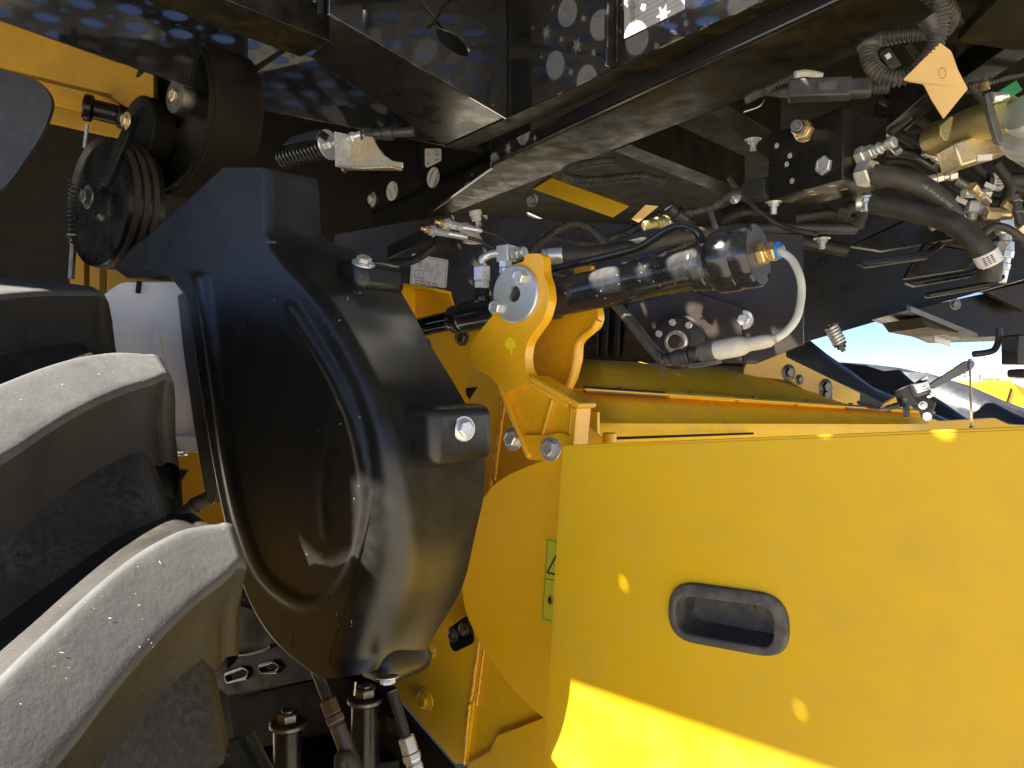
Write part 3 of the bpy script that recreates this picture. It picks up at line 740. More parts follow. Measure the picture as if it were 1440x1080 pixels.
for y in YS:
    xl, xr, xs = smooth_tab(y, 1), smooth_tab(y, 2), smooth_tab(y, 3)
    pr = onm(xr, y, SHIELD_M)
    k = (xs - 720) / F; dep = (k * pr.y - pr.x) / (M.x - k * M.y); dep = max(.05, min(.2, dep))
    pl = onm(xl, y, SHIELD_M)
    wid = (pr - pl).length; R = min(.016 if y < 340 else .024 + .04 * max(0, min(1, (y - 640) / 180)), wid * .42); RL = min(.012, wid * .3)
    row = []
    ld = .045 if y < 380 else .05
    row.append(pl + M * ld)
    row.append(pl + M * (ld * .6)); 
    for t in range(5):
        a = pi / 2 * t / 4; q = pl + L * (RL * (1 - cos(a))) + M * (RL * (1 - sin(a))); q.z = pl.z + (pr.z - pl.z) * RL * (1 - cos(a)) / wid; row.append(q)
    span0, span1 = RL, wid - R
    for t in range(1, NF):
        s = span0 + (span1 - span0) * t / NF; q = pl + L * s; q.z = pl.z + (pr.z - pl.z) * s / wid
        rx = 720 + F * q.x / q.y; ry = 540 - F * (q.z - 1.4) / q.y
        row.append(q - M * emboss(rx, ry))
    for t in range(9):
        a = pi / 2 * t / 8; q = pr - L * (R * (1 - sin(a))) + M * (R * (1 - cos(a))); q.z = pl.z + (pr.z - pl.z) * (wid - R * (1 - sin(a))) / wid; row.append(q)
    for t in range(1, 9):
        s = R + (dep - R) * t / 8; q = pr + M * s + L * (.008 * (1 - cos(pi * t / 8)) / 2); row.append(q)
    row.append(row[-1] - L * .006 + M * .002)
    grid.append(row)
W = len(grid[0]); vs = [q for r in grid for q in r]; fs = []
for i in range(len(grid) - 1):
    for k in range(W - 1):
        a = i * W + k; fs.append((a, a + 1, a + W + 1, a + W))
# underside turns back to close the bottom; top turns back too
o_ = len(vs)
for q in grid[-1]: vs.append(q + M * max(0.0, SHIELD_M + .15 - q.dot(M)) - Z * .004)
for k in range(W - 1): fs.append(((len(grid) - 1) * W + k, (len(grid) - 1) * W + k + 1, o_ + k + 1, o_ + k))
mb.add(vs, fs)
body = mb.build('shield_body', 'black_plastic', sh, smooth=40, solid=False)
# narrow stiffening flange standing behind the left edge
plate('edge_flange', [(249, 415), (262, 408), (270, 470), (296, 640), (306, 690), (300, 706), (288, 700), (272, 600), (258, 500)], PM(SHIELD_M + .055), M * .03, 'black_plastic', sh, bevel=.003)
tube('edge_wire', [onm(262, 410, SHIELD_M + .035), onm(283, 560, SHIELD_M + .035), onm(304, 690, SHIELD_M + .035), onm(290, 712, SHIELD_M + .06)], .0022, 'black_plastic_fine', sh)
# flat apron that reaches left under the pulleys
plate('apron', [(292, 262), (152, 372), (178, 392), (240, 392), (262, 420), (300, 420), (300, 290)], PM(SHIELD_M + .04), M * .045, 'black_plastic', sh, bevel=.004)
def tab(c, ax, ay, az, hx, hy, hz, name='mounting_tab', bev=.012):
    return MB().box(c, ax, ay, az, hx, hy, hz).build(name, 'black_plastic', sh, bevel=bev, bseg=5, smooth=60)
# right-hand tab on the side wall
tR = P(636, 610, 1.075)
tab(tR - L * .012, M, L, Z, .062, .038, .042, bev=.017)
# top tab
tT = P(513, 378, 1.26)
tab(tT - Z * .018, M, L, Z, .05, .05, .028, bev=.018)
# bottom tab
tB = P(551, 927, 1.125)
rings_ = []
for hz_, sc_, sh_ in ((-.022, .86, 0), (-.018, 1.0, 0), (-.004, 1.06, 0), (.02, .98, -.008), (.05, .82, -.022), (.085, .6, -.045)):
    ring_ = []
    for px_, py_ in rc([(-1, -1), (1, -1), (1, 1), (-1, 1)], .62, 6):
        ring_.append(tB + M * (px_ * .050 * sc_ + .01) + L * (py_ * .032 * sc_ + sh_) + Z * hz_)
    rings_.append(ring_)
nn_ = len(rings_[0]); ft_ = MB(); ft_.add([q for r in rings_ for q in r], [(i * nn_ + k, i * nn_ + (k + 1) % nn_, (i + 1) * nn_ + (k + 1) % nn_, (i + 1) * nn_ + k) for i in range(5) for k in range(nn_)] + [tuple(range(nn_))])
ft_.build('mounting_tab', 'black_plastic', sh, smooth=60)
for pp, ax, s in ((P(652, 603, 1.052), (L * .8 - M * .25 + Z * .05), .0115), (P(511, 371, 1.20), V((.25, -.45, .85)), .012), (P(545, 951, 1.06), V((0.05, -.15, -1)), .0105)):
    b = bolt(sh, pp, ax, s, 'zinc', washer=True, flange=True)
# chaff bits on the shield come with the chaff object at the end

# ================================================================== yellow door panel with handle
DM = .929
dfn = PM(DM)
door = thing('access_door', 'large smooth yellow sheet metal door with recessed black pull handle', 'door', dfn(1000, 1150))
hq_out = [(942, 814), (1110, 837), (1112, 929), (940, 898)]
def rrect(quad, r, n=8, inset=0.0):
    c = V((sum(p[0] for p in quad) / 4, sum(p[1] for p in quad) / 4))
    qq = []
    for p in quad:
        d = V(p) - c; qq.append((p[0] - inset * (1 if d.x > 0 else -1), p[1] - inset * (1 if d.y > 0 else -1)))
    return rc(qq, r, n)
hole_px = rrect(hq_out, 46, 8, 6)
DT = V((0, 0, 0)) + M * .0025
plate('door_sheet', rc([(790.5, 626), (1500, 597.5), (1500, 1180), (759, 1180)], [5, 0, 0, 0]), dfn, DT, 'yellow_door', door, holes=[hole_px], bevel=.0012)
# returned edges (folded lips) along the left side and the top
lp = [(790.5, 626), (759, 1180)]
a, b = dfn(793, 632), dfn(762, 1180)
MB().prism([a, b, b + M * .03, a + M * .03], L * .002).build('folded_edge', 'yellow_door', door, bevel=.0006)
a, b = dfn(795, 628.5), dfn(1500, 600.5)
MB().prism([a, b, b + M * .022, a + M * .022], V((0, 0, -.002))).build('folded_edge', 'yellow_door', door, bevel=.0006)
# handle: lofted loops from the flange into the recess
def loft(loops, cap_last=True):
    mb = MB(); n = len(loops[0]); vs = [q for l in loops for q in l]; fs = []
    for i in range(len(loops) - 1):
        for k in range(n): fs.append((i * n + k, i * n + (k + 1) % n, (i + 1) * n + (k + 1) % n, (i + 1) * n + k))
    if cap_last: fs.append(tuple((len(loops) - 1) * n + k for k in range(n)))
    return mb.add(vs, fs)
hin = [(952, 835), (1089, 853.5), (1090, 911), (953, 886)]
def lp_(quad, r, ins, out): return [dfn(*p) - M * out for p in rrect(quad, r, 8, ins)]
loops = [lp_(hq_out, 46, 0, .0006), lp_(hq_out, 45, 1.2, .0045), lp_(hq_out, 43, 3, .0062), lp_(hin, 24, -3, .0066), lp_(hin, 22, -1, .0058), lp_(hin, 21, 0, .0035), lp_(hin, 20, 2, -.006), lp_(hin, 18, 4, -.030), lp_(hin, 16, 7, -.036), lp_(hin, 10, 14, -.037)]
hd = loft(loops).build('handle', 'handle_plastic', door, smooth=45, solid=True)
MB().lathe([(.005, 0), (.005, .002), (.003, .003), (0, .003)], dfn(1041, 862) + M * .035, -M, 14).build('handle_screw', 'handle_plastic', hd)

# ================================================================== curved yellow guard with warning sticker
GM = 1.045
GN = (M + Z * .22).normalized(); gfn = PN(onm(720, 700, GM), GN)
gd = thing('curved_guard', 'yellow curved side guard sheet left of the door, with lime warning sticker', 'guard', gfn(720, 1012))
gpx = cr([(792, 638, 0), (750, 653, 0), (712, 670, 0), (686, 692, 0), (667, 728, 0), (655, 775, 0), (650, 822, 0), (658, 868, 0), (685, 920, 0), (724, 972, 0), (768, 1013, 0)], 6)
gpx = [(p.x, p.y) for p in gpx] + [(800, 1045), (850, 1020), (850, 640)]
plate('guard_sheet', gpx, gfn, M * .005, 'yellow_paint', gd, bevel=.0012)
ln = rc([(768.5, 756), (802, 764), (796, 884), (761.5, 871)], 3)
lo_ = lambda x, y: gfn(x, y) - M * .0006
ws = plate('warning_sticker', ln, lo_, M * .0005, 'sticker_lime', gd, bevel=0); ws['label'] = 'lime warning sticker half hidden behind the door edge'
strokes(ws, [[(770.5, 759), (801, 766), (795, 880), (763.5, 869), (770.5, 759)], [(767, 813.5), (799, 821)]], lo_, .0011, 'sticker_print', -M * .0006)
strokes(ws, [[(770, 805), (788, 771), (799, 812), (770, 805)]], lo_, .0035, 'sticker_print', -M * .0006)
strokes(ws, [[(785, 783), (784, 797)], [(784, 800), (784, 802)]], lo_, .004, 'sticker_print', -M * .0006)
o = plate('pictogram', [(773.5 + 2.6 * cos(t * pi / 8), 844 + 5.4 * sin(t * pi / 8)) for t in range(16)], lambda x, y: lo_(x, y) - M * .0006, M * .0003, 'sticker_print', ws, bevel=0)
strokes(ws, [[(773.5, 835), (785, 852)], [(773, 853), (785, 836)]], lo_, .0012, 'sticker_red', -M * .0010)

# ================================================================== yellow frame plate with welded seam
FM = 1.17
ffn = PM(FM)
fr = thing('frame_plate', 'yellow welded frame plate between the shield and the guard', 'frame plate', ffn(650, 1078))
plate('main_plate', [(612, 528), (622, 507), (638, 498), (656, 499), (714, 536), (760, 560), (840, 580), (840, 760), (700, 760), (676, 900), (655, 1074), (640, 1074), (545, 962), (600, 880), (636, 780), (640, 650), (630, 541)], ffn, M * .008, 'yellow_paint', fr, bevel=0)
plate('lower_plate', [(690, 740), (840, 740), (840, 1010), (790, 1010), (700, 1033), (690, 1055), (657, 1075), (664, 985), (678, 890)], PM(FM + .01), M * .008, 'yellow_paint', fr, bevel=0)
plate('fold', [(700, 1034), (776, 1004), (800, 1004), (800, 1130), (655, 1130), (657, 1074), (690, 1056)], PM(FM - .004), M * .01, 'yellow_paint', fr, bevel=.002)
def weld(pts, r=.0042):
    q = cr([ffn(x, y) - M * .001 for x, y in pts], 10)
    return MB().tube([p + V((random.uniform(-1, 1), 0, random.uniform(-1, 1))) * .0008 for p in q], lambda t, i: r * (1 + .25 * sin(i * 1.7)), 7).build('weld_bead', 'yellow_cast', fr, smooth=60)
weld([(712, 556), (705, 600), (700, 640), (696, 675)]); weld([(706, 562), (702, 600), (696, 640), (690, 690)], .003)
weld([(676, 893), (668, 950), (663, 985)]); weld([(682, 905), (676, 950), (671, 992)], .003); weld([(661, 990), (657, 1030), (653, 1074)])
for x, y, s in ((598, 983, .0165), (604, 914, .013)): bolt(fr, ffn(x, y), -M, s, 'yellow_paint', flange=True, washer=True)
bp = thing('bolted_tab', 'small black tab plate with two bolts below the shield', 'tab plate', ffn(648, 914) - M * .03)
plate('tab_plate', rc([(629, 885), (655, 866), (661, 872), (665, 905), (640, 917), (634, 912)], 5), PM(FM - .06), M * .006, 'black_gloss', bp, bevel=0)
for x, y in ((637, 893.5), (652.5, 885)): bolt(bp, onm(x, y, FM - .06), -M, .0095, 'dark_steel', flange=True, washer=False)
# dark access hole edge behind the shield's right tab
plate('hole', [(672 + 12 * cos(t * pi / 10), 615 + 22 * sin(t * pi / 10)) for t in range(20)], lambda x, y: ffn(x, y) - M * .001, M * .0008, 'black_hole', fr, bevel=0)
plate('notch', [(652, 546), (672, 544), (660, 562)], lambda x, y: ffn(x, y) - M * .001, M * .0008, 'black_hole', fr, bevel=0)

# channel stub left of the cylinder rod, and the yellow web behind it
cs = thing('channel_stub', 'short yellow folded channel stub under the service sticker', 'channel', P(600, 445, 1.62))
cp = PN(P(600, 430, 1.60), wn_)
plate('web', [(579, 402), (632, 410), (640, 436), (600, 460), (578, 452)], cp, wn_ * .006, 'yellow_cast', cs)
plate('top_flange', [(579, 401), (633, 409.5), (634, 414), (582, 406)], lambda x, y: cp(x, y) - wn_ * .06, wn_ * .065, 'yellow_paint', cs)
plate('side_flange', [(578, 402), (584, 405), (583, 455), (577, 450)], lambda x, y: cp(x, y) - wn_ * .06, wn_ * .065, 'yellow_paint', cs)
plate('outer_web', rc([(556, 404), (580, 402), (580, 448), (562, 444), (552, 427), (557, 420)], 3), lambda x, y: cp(x, y) - wn_ * .03, wn_ * .006, 'yellow_paint', cs)
text(cs, 'A 8F08', cp(588, 424) - wn_ * .0012, (cp(630, 430) - cp(588, 424)).normalized(), Z, .022, 'yellow_cast', name='cast_lettering')
text(cs, 'E24', cp(588, 434) - wn_ * .0012, (cp(630, 440) - cp(588, 434)).normalized(), Z, .022, 'yellow_cast', name='cast_lettering')
yb = thing('yellow_cross_wall', 'yellow cross wall behind the cylinder rod, with two round bolts', 'cross wall', P(640, 520, 1.68))
yfn = PN(P(640, 480, 1.62), wn_)
plate('wall_sheet', [(575, 470), (700, 440), (790, 440), (790, 620), (575, 620)], yfn, wn_ * .008, 'yellow_paint', yb)
for x, y in ((650, 475), (597, 486)): bolt(yb, yfn(x, y), -wn_, .012, 'dark_steel', washer=False, flange=True)

# ================================================================== cast bracket that carries the cylinder
BM = .985
bfn = PM(BM)
br = thing('cast_bracket', 'glossy yellow cast bracket clasping the hydraulic cylinder', 'bracket', onm(770, 642, BM))
arm = [(738, 357), (763, 356), (764, 384), (770, 400), (772, 422), (765, 448), (752, 466), (741, 482), (738, 502), (740, 522), (750, 535), (712, 552), (698, 542), (690, 529), (668, 519), (658, 506), (660, 488), (672, 468), (696, 440), (694, 415), (702, 390), (718, 373), (737, 368)]
plate('front_arm', rc(arm, 7, 4), bfn, M * .022, 'yellow_cast', br, bevel=.004, bseg=3)
# recessed web between raised ribs
plate('base_web', [(703, 545), (748, 533), (806, 566), (800, 632), (744, 640)], PM(BM + .014), M * .012, 'yellow_cast', br, bevel=.003, bseg=3)
def rib(a, b, r, m0, depth, name='rib'):
    pa, pb = onm(*a, m0), onm(*b, m0); d = (pb - pa).normalized(); s = d.cross(M).normalized()
    return MB().prism([pa - s * r, pb - s * r, pb + s * r, pa + s * r], M * depth).build(name, 'yellow_cast', br, bevel=min(.004, r * .8), bseg=3)
rib((699, 540), (742, 643), .0045, BM - .002, .03)
rib((744, 531), (814, 572), .005, BM - .006, .05)
rib((808, 572), (802, 634), .005, BM - .002, .04)
rib((776, 560), (757, 628), .004, BM + .006, .012)
plate('foot', rc([(735, 612), (770, 612), (788, 608), (806, 616), (806, 640), (770, 648), (742, 647)], 6), PM(BM + .004), M * .02, 'yellow_cast', br, bevel=.004, bseg=3)
plate('ear', rc([(800, 560), (822, 566), (824, 574), (806, 586)], 4), PM(BM + .03), M * .012, 'yellow_cast', br, bevel=.003)
# inner cup and the rear arm
plate('rear_arm', rc([(790, 418), (838, 425), (842, 445), (838, 460), (822, 472), (812, 482), (811, 505), (804, 532), (790, 560), (778, 568), (744, 540), (742, 500), (752, 470)], 6), PM(BM + .135), M * .02, 'yellow_cast', br, bevel=.004, bseg=3)
MB().tube(cr([onm(x, y, BM + .12) for x, y in ((841, 450), (834, 463), (817, 477), (811, 490), (809, 508), (802, 535), (788, 560))], 6), .0075, 10).build('rim', 'yellow_cast', br, smooth=60)
# shelf linking both arms under the cylinder
MB().prism([onm(744, 534, BM), onm(800, 566, BM), onm(784, 566, BM + .14), onm(744, 540, BM + .14)], V((0, 0, -.010))).build('shelf', 'yellow_cast', br, bevel=.003)
dc_ = onm(727.5, 414, BM)
MB().lathe([(.0135, -.004), (.0135, .0085), (.0465, .0085), (.0485, .0065), (.0485, -.004)], dc_, -M, 56, closed=True).build('washer_disc', 'zinc_disc', br, smooth=40)
MB().lathe([(0, .001), (.0134, .001)], dc_, -M, 24).build('bore', 'dark_steel', br)
for x, y in ((737, 390.5), (703.5, 433)): bolt(br, onm(x, y, BM) - M * .0085, -M, .0125, 'zinc', washer=False, h=.85)
for x, y in ((722, 617), (775, 631)): bolt(br, onm(x, y, BM + .004), -M + Z * .12, .0135, 'zinc', washer=True, h=.8)
plate('paint_mark', [(711, 480), (714, 475), (719, 474), (723, 479), (726, 488), (724, 490), (721, 488), (721, 497), (718.5, 499), (717, 490), (713, 491), (710.5, 486)], lambda x, y: bfn(x, y) - M * .0006, M * .0005, 'paint_mark', br, bevel=0)
plate('clip_tab', [(807, 376), (831, 373), (832, 388), (806, 392)], PM(BM + .13), M * .012, 'yellow_cast', br)

# ================================================================== hydraulic cylinder
CM = 1.055
hc = thing('hydraulic_cylinder', 'black hydraulic cylinder lying across the yellow bracket', 'hydraulic cylinder', onm(820, 440, CM))
ca, cb = onm(565, 465.5, CM), onm(1068, 357.5, CM)
cd = (cb - ca).normalized(); CLEN = (cb - ca).length
def cs_(x):   # distance along the axis of the point that shows at photo column x
    y = 465.5 + (357.5 - 465.5) * (x - 565) / (1068 - 565); return (onm(x, y, CM) - ca).dot(cd)
MB().lathe([(.0195, cs_(565)), (.0195, cs_(700))], ca, cd, 40).build('rod', 'chrome_dark', hc)
MB().lathe([(.022, cs_(637)), (.0265, cs_(638)), (.0275, cs_(640)), (.0275, cs_(650)), (.0265, cs_(651)), (.029, cs_(653)), (.030, cs_(656)), (.030, cs_(774)), (.02, cs_(775))], ca, cd, 48).build('gland', 'black_barrel', hc)
x1, x2, x3 = cs_(770), cs_(984), cs_(1067)
rb = .0325; re_ = .0462
MB().lathe([(.02, x1 + .001), (rb + .004, x1 + .001), (rb + .0045, x1 + .018), (rb + .001, x1 + .021), (rb, x1 + .024), (rb, cs_(974)), (rb + .0015, cs_(976)), (rb + .0015, cs_(982)), (rb + .001, x2)], ca, cd, 64).build('barrel', 'black_barrel', hc, smooth=35)
MB().lathe([(rb + .001, x2 - .002), (rb + .004, x2), (rb + .0055, cs_(992)), (rb + .0055, cs_(996)), (rb + .0035, cs_(998)), (rb + .0040, cs_(1001)), (re_ - .001, cs_(1010)), (re_, cs_(1013)), (re_, cs_(1038)), (re_ - .0012, cs_(1040)), (re_, cs_(1042)), (re_, x3 - .003), (re_ - .002, x3), (0, x3)], ca, cd, 64).build('end_cap', 'black_barrel', hc, smooth=35)
MB().lathe([(0, x3 + .0004), (re_ - .003, x3 + .0004), (re_ - .003, x3 - .001)], ca, cd, 48).build('cap_face', 'cap_face', hc)
cx_, cy_, _ = frame_of(cd)
for an in (2.15, 5.5):
    rad = cx_ * cos(an) + cy_ * sin(an)
    MB().box(ca + cd * (x3 - .002) + rad * (re_ - .004), cd, rad, cd.cross(rad), .0035, .005, .004).build('spanner_slot', 'black_hole', hc, bevel=.001)
ft = ca + cd * x3
f_end = MB()
e1 = f_end.stack(ft - cd * .001, cd, [('h', .0165, .012), ('c', .0125, .004), ('h', .0145, .010)])
fo_ = f_end.build('fitting', 'brass', hc, smooth=25)
MB().stk(e1, cd, [('c', .0125, .006), ('t', .010, .0065, .005)]).build('blue_plug', 'blue_plastic', fo_, smooth=35)
cable0 = e1 + cd * .008
# port pipe welded along the barrel
tube('port_pipe', [onm(984, 354, CM) - M * .0, P(986, 338, 1.16), P(978, 324, 1.165), P(962, 318, 1.18), P(940, 323, 1.20), P(905, 345, 1.23), P(880, 354, 1.25), P(830, 366, 1.285), P(776, 379, 1.33)], .0068, 'black_barrel', hc, n=10, seg=14)
MB().lathe([(.010, 0), (.0095, .008), (.0075, .012)], onm(984, 356, CM) + Z * .0, Z, 16).build('weld_boss', 'black_barrel', hc)
# ports and steel fittings near the rod end
pA = P(678, 425, 1.33); 
mbf = MB(); e = mbf.stack(pA, Z, [('c', .0135, .010), ('h', .0145, .014)]); mbf.build('port_boss', 'black_gloss', hc, smooth=25)
mbf = MB(); e = mbf.stack(e, Z, [('h', .0145, .0125), ('h', .016, .026), ('t', .0125, .0085, .004)]); mbf.build('fitting', 'zinc', hc, smooth=25)
tube('bent_tube', [e, e + Z * .008, P(683, 361, 1.33), P(694, 357, 1.325), P(704, 357, 1.32)], .0072, 'zinc', hc, n=8)
el = MB(); el.box(P(712, 357, 1.318), L, M, Z, .013, .012, .014); e2 = el.stack(P(722, 357, 1.31), L, [('h', .012, .016), ('c', .010, .01)])
el.build('elbow', 'zinc', hc, bevel=.002)
mbf = MB(); mbf.stack(P(711, 366, 1.318), -Z, [('h', .0125, .014), ('c', .0115, .014)]); mbf.build('fitting', 'zinc', hc, smooth=25)
MB().stk(P(711, 384, 1.318), -Z, [('h', .0125, .02), ('c', .011, .03)]).build('port_boss', 'black_gloss', hc, smooth=25)

# hose that leaves the elbow to the right
h1 = thing('hydraulic_hose', 'thick black hose with silver crimp running behind the cylinder', 'hose', P(900, 365, 1.4), 'hydraulic hoses')
MB().stk(P(762, 361, 1.36), (P(792, 359, 1.355) - P(762, 361, 1.36)), [('c', .0135, .010), ('c', .0145, .027)]).build('crimp', 'zinc', h1, smooth=25)
tube('hose_tube', [P(785, 360, 1.36), P(830, 357, 1.38), P(880, 350, 1.42), P(930, 338, 1.5), P(1000, 326, 1.6), P(1090, 320, 1.75), P(1200, 322, 1.95)], .0145, 'hose_rubber', h1)

# sensor cable: white lead, pale boot, black plug, corrugated conduit
sc = thing('sensor_cable', 'white sensor lead looping from the cylinder end into a black plug', 'cable', P(1040, 500, 1.05))
boot0, boot1 = P(1088, 478, 1.00), P(1006, 493, 1.055)
tube('lead', [cable0, P(1098, 353, 1.045), P(1114, 366, 1.03), P(1125, 390, 1.015), P(1127, 415, 1.01), P(1121, 445, 1.0), P(1107, 465, 1.0), P(1090, 477, 1.0)], .0052, 'white_cable', sc, n=10, seg=14)
bdv = (boot1 - boot0); mbt = MB()
mbt.tube([boot0 + bdv * t for t in (0, .06, .18, .34, .42, .5, .62, .78, 1.0)], lambda t, i: [.0055, .0085, .0095, .0095, .0095, .0125, .0140, .0140, .0138][i], 14)
mbt.build('boot', 'boot_plastic', sc, smooth=50)
bdn = bdv.normalized(); mp = MB()
e3 = mp.stack(boot1 - bdn * .002, bdn, [('c', .0155, .022), ('c', .0125, .004)])
mp.box(boot1 + bdn * .016 - Z * .016, bdn, Z.cross(bdn).normalized(), Z, .022, .008, .0028)
mp.build('socket', 'handle_plastic', sc, bevel=.001)
mp = MB(); e4 = mp.stack(e3, bdn, [('c', .0118, .014), ('c', .0145, .007), ('c', .0115, .016), ('t', .0115, .0085, .010)]); mp.box(e3 + bdn * .018 - Z * .010, bdn, Z.cross(bdn).normalized(), Z, .010, .006, .004)
mp.build('plug', 'black_plastic_fine', sc, bevel=.001, smooth=40)
conduit('conduit_tube', [e4 - bdn * .002, e4 + bdn * .012, P(915, 488, 1.14), P(895, 463, 1.18), P(878, 442, 1.24), P(862, 425, 1.28), P(845, 410, 1.33)], .0085, 'conduit', sc)
tube('tie_tail', [P(928, 498, 1.10), P(930, 515, 1.10), P(933, 537, 1.10)], .0008, 'black_plastic_fine', sc)
MB().lathe([(.0095, -.003), (.0105, -.002), (.0105, .002), (.0095, .003)], e4 + bdn * .004, bdn, 16).build('cable_tie', 'black_plastic_fine', sc)

# ================================================================== bearing flange on the housing wall
be = thing('bearing_flange', 'round black bearing flange with bolts behind the sensor plug', 'bearing', wpf(950, 500) - wn_ * .02)
bc = wpf(957, 482) - wn_ * .012
MB().lathe([(0, 0), (.062, 0), (.062, .014), (.055, .018), (.030, .018), (.030, .026), (.026, .026), (.026, .012), (0, .012)], bc, -wn_, 48).build('flange', 'black_plastic_fine', be)
MB().lathe([(.016, .01), (.026, .01), (.026, .03), (.021, .032), (.016, .03)], bc, -wn_, 32).build('bearing_ring', 'zinc', be)
MB().lathe([(0, .01), (.0155, .01), (.0155, .04), (.012, .044), (0, .044)], bc, -wn_, 24).build('shaft_end', 'belt_brown', be)
wx = Z.cross(wn_).normalized()
for an in (.45, 1.35, 2.2, 3.7, 5.2): bolt(be, bc - wn_ * .018 + (wx * cos(an) + Z * sin(an)) * .046, -wn_, .0085, 'zinc', washer=False)
bw = bolt(wl, wpf(1046, 450) - wn_ * .002, -wn_, .014, 'zinc', washer=True)

# ================================================================== yellow feeder roof going away to the right
ro = thing('feeder_roof', 'dusty yellow feeder housing roof with hinge running behind the door', 'housing roof', P(1000, 600, 1.7))
def quadstrip(rows, name, mat, vec=V((0, .0, -.004))):
    """rows: list of polylines of points with equal counts"""
    n = len(rows[0]); vs = [p for r in rows for p in r] ; fs = []
    for i in range(len(rows) - 1):
        for k in range(n - 1): fs.append((i * n + k, i * n + k + 1, (i + 1) * n + k + 1, (i + 1) * n + k))
    o = MB().add(vs, fs).build(name, mat, ro, smooth=50, solid=False)
    s = o.modifiers.new('thickness', 'SOLIDIFY'); s.thickness = .004; s.offset = 0
    return o
NA = 10
rowsA = []
for i in range(15):           # the rolled upper part, a curved sheet
    t = i / 14
    # near end (left) and far end (right) of each ruling
    near = [(800, 505, 1.80), (802, 515, 1.70), (804, 530, 1.62), (806, 546, 1.56), (806, 551, 1.545)]
    far_ = [(1055, 517, 3.00), (1100, 527, 2.85), (1140, 545, 2.70), (1180, 566, 2.60), (1230, 575, 2.55)]
    cn, cf = cr(near, 8), cr(far_, 8)
    j = t * (len(cn) - 1); a = int(min(j, len(cn) - 2)); f = j - a
    qn = cn[a].lerp(cn[a + 1], f); qf = cf[a].lerp(cf[a + 1], f)
    rowsA.append([P(*qn).lerp(P(*qf), k / NA) for k in range(NA + 1)])
quadstrip(rowsA, 'rolled_sheet', 'yellow_roof')
hz0, hz1 = P(806, 551, 1.545), P(1300, 582, 2.5)
rowsB = []
for (a, b) in (((806, 551.5, 1.54), (1300, 581, 2.5)), ((806, 565, 1.50), (1302, 589, 2.44)), ((808, 585, 1.47), (1304, 592, 2.40)), ((810, 596, 1.44), (1306, 597, 2.36)), ((810, 603, 1.44), (1306, 604, 2.36)), ((810, 630, 1.45), (1306, 630, 2.36))):
    rowsB.append([P(*a).lerp(P(*b), k / NA) for k in range(NA + 1)])
quadstrip(rowsB, 'lower_sheet', 'yellow_roof')
hv = (hz1 - hz0)
for i in range(6):
    a, b = hz0 + hv * (.02 + i * .165), hz0 + hv * (.02 + i * .165 + .155)
    MB().tube([a + Z * .006, b + Z * .006], .0085 if i % 2 else .0075, 10).build('hinge_knuckle', 'dark_steel' if i in (0, 4) else 'yellow_roof', ro)
MB().prism([hz0 + Z * .004, hz1 + Z * .004, hz1 + Z * .004 - hv.cross(Z).normalized() * -.035, hz0 + Z * .004 - hv.cross(Z).normalized() * -.035], V((0, 0, .003))).build('hinge_leaf', 'yellow_roof', ro)
for t in (.10, .25, .41, .57, .72, .86): bolt(ro, hz0 + hv * t + Z * .012 - hv.cross(Z).normalized() * .018, V((-.1, -.25, 1)), .009, 'zinc', washer=False)
# stop block and bracket near the door's corner
MB().stk(P(857, 623, 1.33), Z, [('c', .0125, .018)]).build('stop_pin', 'yellow_paint', ro)
plate('corner_plate', rc([(806, 594), (822, 596), (848, 618), (850, 640), (802, 640)], 4), lambda x, y: P(x, y, 1.36), V((.004, .008, 0)), 'yellow_paint', ro)
MB().lathe([(0, 0), (.0045, 0), (.0045, .0006)], P(823, 601, 1.355), V((0, -1, .1)), 12).build('hole', 'black_hole', ro)
plate('slot', [(862, 614.5), (1060, 608), (1060, 611), (862, 618.5)], lambda x, y: P(x, y, 1.44 + (x - 860) * .0016), V((0, .004, 0)), 'black_hole', ro, bevel=0)
# end plate with three bolts
ep = thing('end_plate', 'yellow bolted end plate at the far end of the feeder roof', 'end plate', P(1130, 575, 2.5))
epf = PN(P(1120, 520, 2.58), V((-.35, .94, 0)))
plate('plate_sheet', [(1046, 520), (1052, 506), (1085, 482), (1104, 483), (1106, 502), (1210, 553), (1208, 571), (1160, 566), (1110, 535), (1046, 528)], epf, V((-.35, .94, 0)) * .012, 'yellow_paint', ep)
for x, y in ((1109, 524), (1161, 544), (1062, 497), (1124, 534), (1161, 556)): bolt(ep, epf(x, y), V((.35, -.94, 0)), .019 if x != 1124 else .012, 'dark_steel', flange=True, washer=False)

# ================================================================== spring linkage above the shield
sl = thing('spring_linkage', 'black coil spring on a threaded rod with gold zinc bracket', 'spring linkage', P(460, 245, 1.5))
s0, s1 = P(397, 222, 1.56), P(461, 204, 1.50)
sv = s1 - s0; sx_, sy_, sdn = frame_of(sv)
helix = []
for i in range(13 * 16 + 1):
    t = i / (13 * 16); a = 2 * pi * 13 * t
    helix.append(s0 + sv * t + (sx_ * cos(a) + sy_ * sin(a)) * .0215)
MB().tube(helix, .0032, 8).build('coil', 'black_gloss', sl, smooth=60)
MB().tube([s0, s1], .014, 16).build('sleeve', 'black_paint', sl)
MB().lathe([(.006, 0), (.029, 0), (.030, .002), (.029, .004), (.006, .004)], s1, sdn, 36).build('washer', 'zinc', sl, smooth=35)
mbr = MB(); e = mbr.stack(s1 + sdn * .004, sdn, [('h', .0115, .010), ('c', .0062, .045), ('h', .0115, .011), ('c', .0095, .028)]); mbr.build('threaded_rod', 'zinc', sl, smooth=25)
MB().stk(e - sdn * .012, sdn * .8 + M2 * .5, [('h', .014, .022), ('c', .011, .02), ('c', .013, .02), ('c', .009, .04)]).build('cable_end', 'black_plastic_fine', sl, smooth=30)
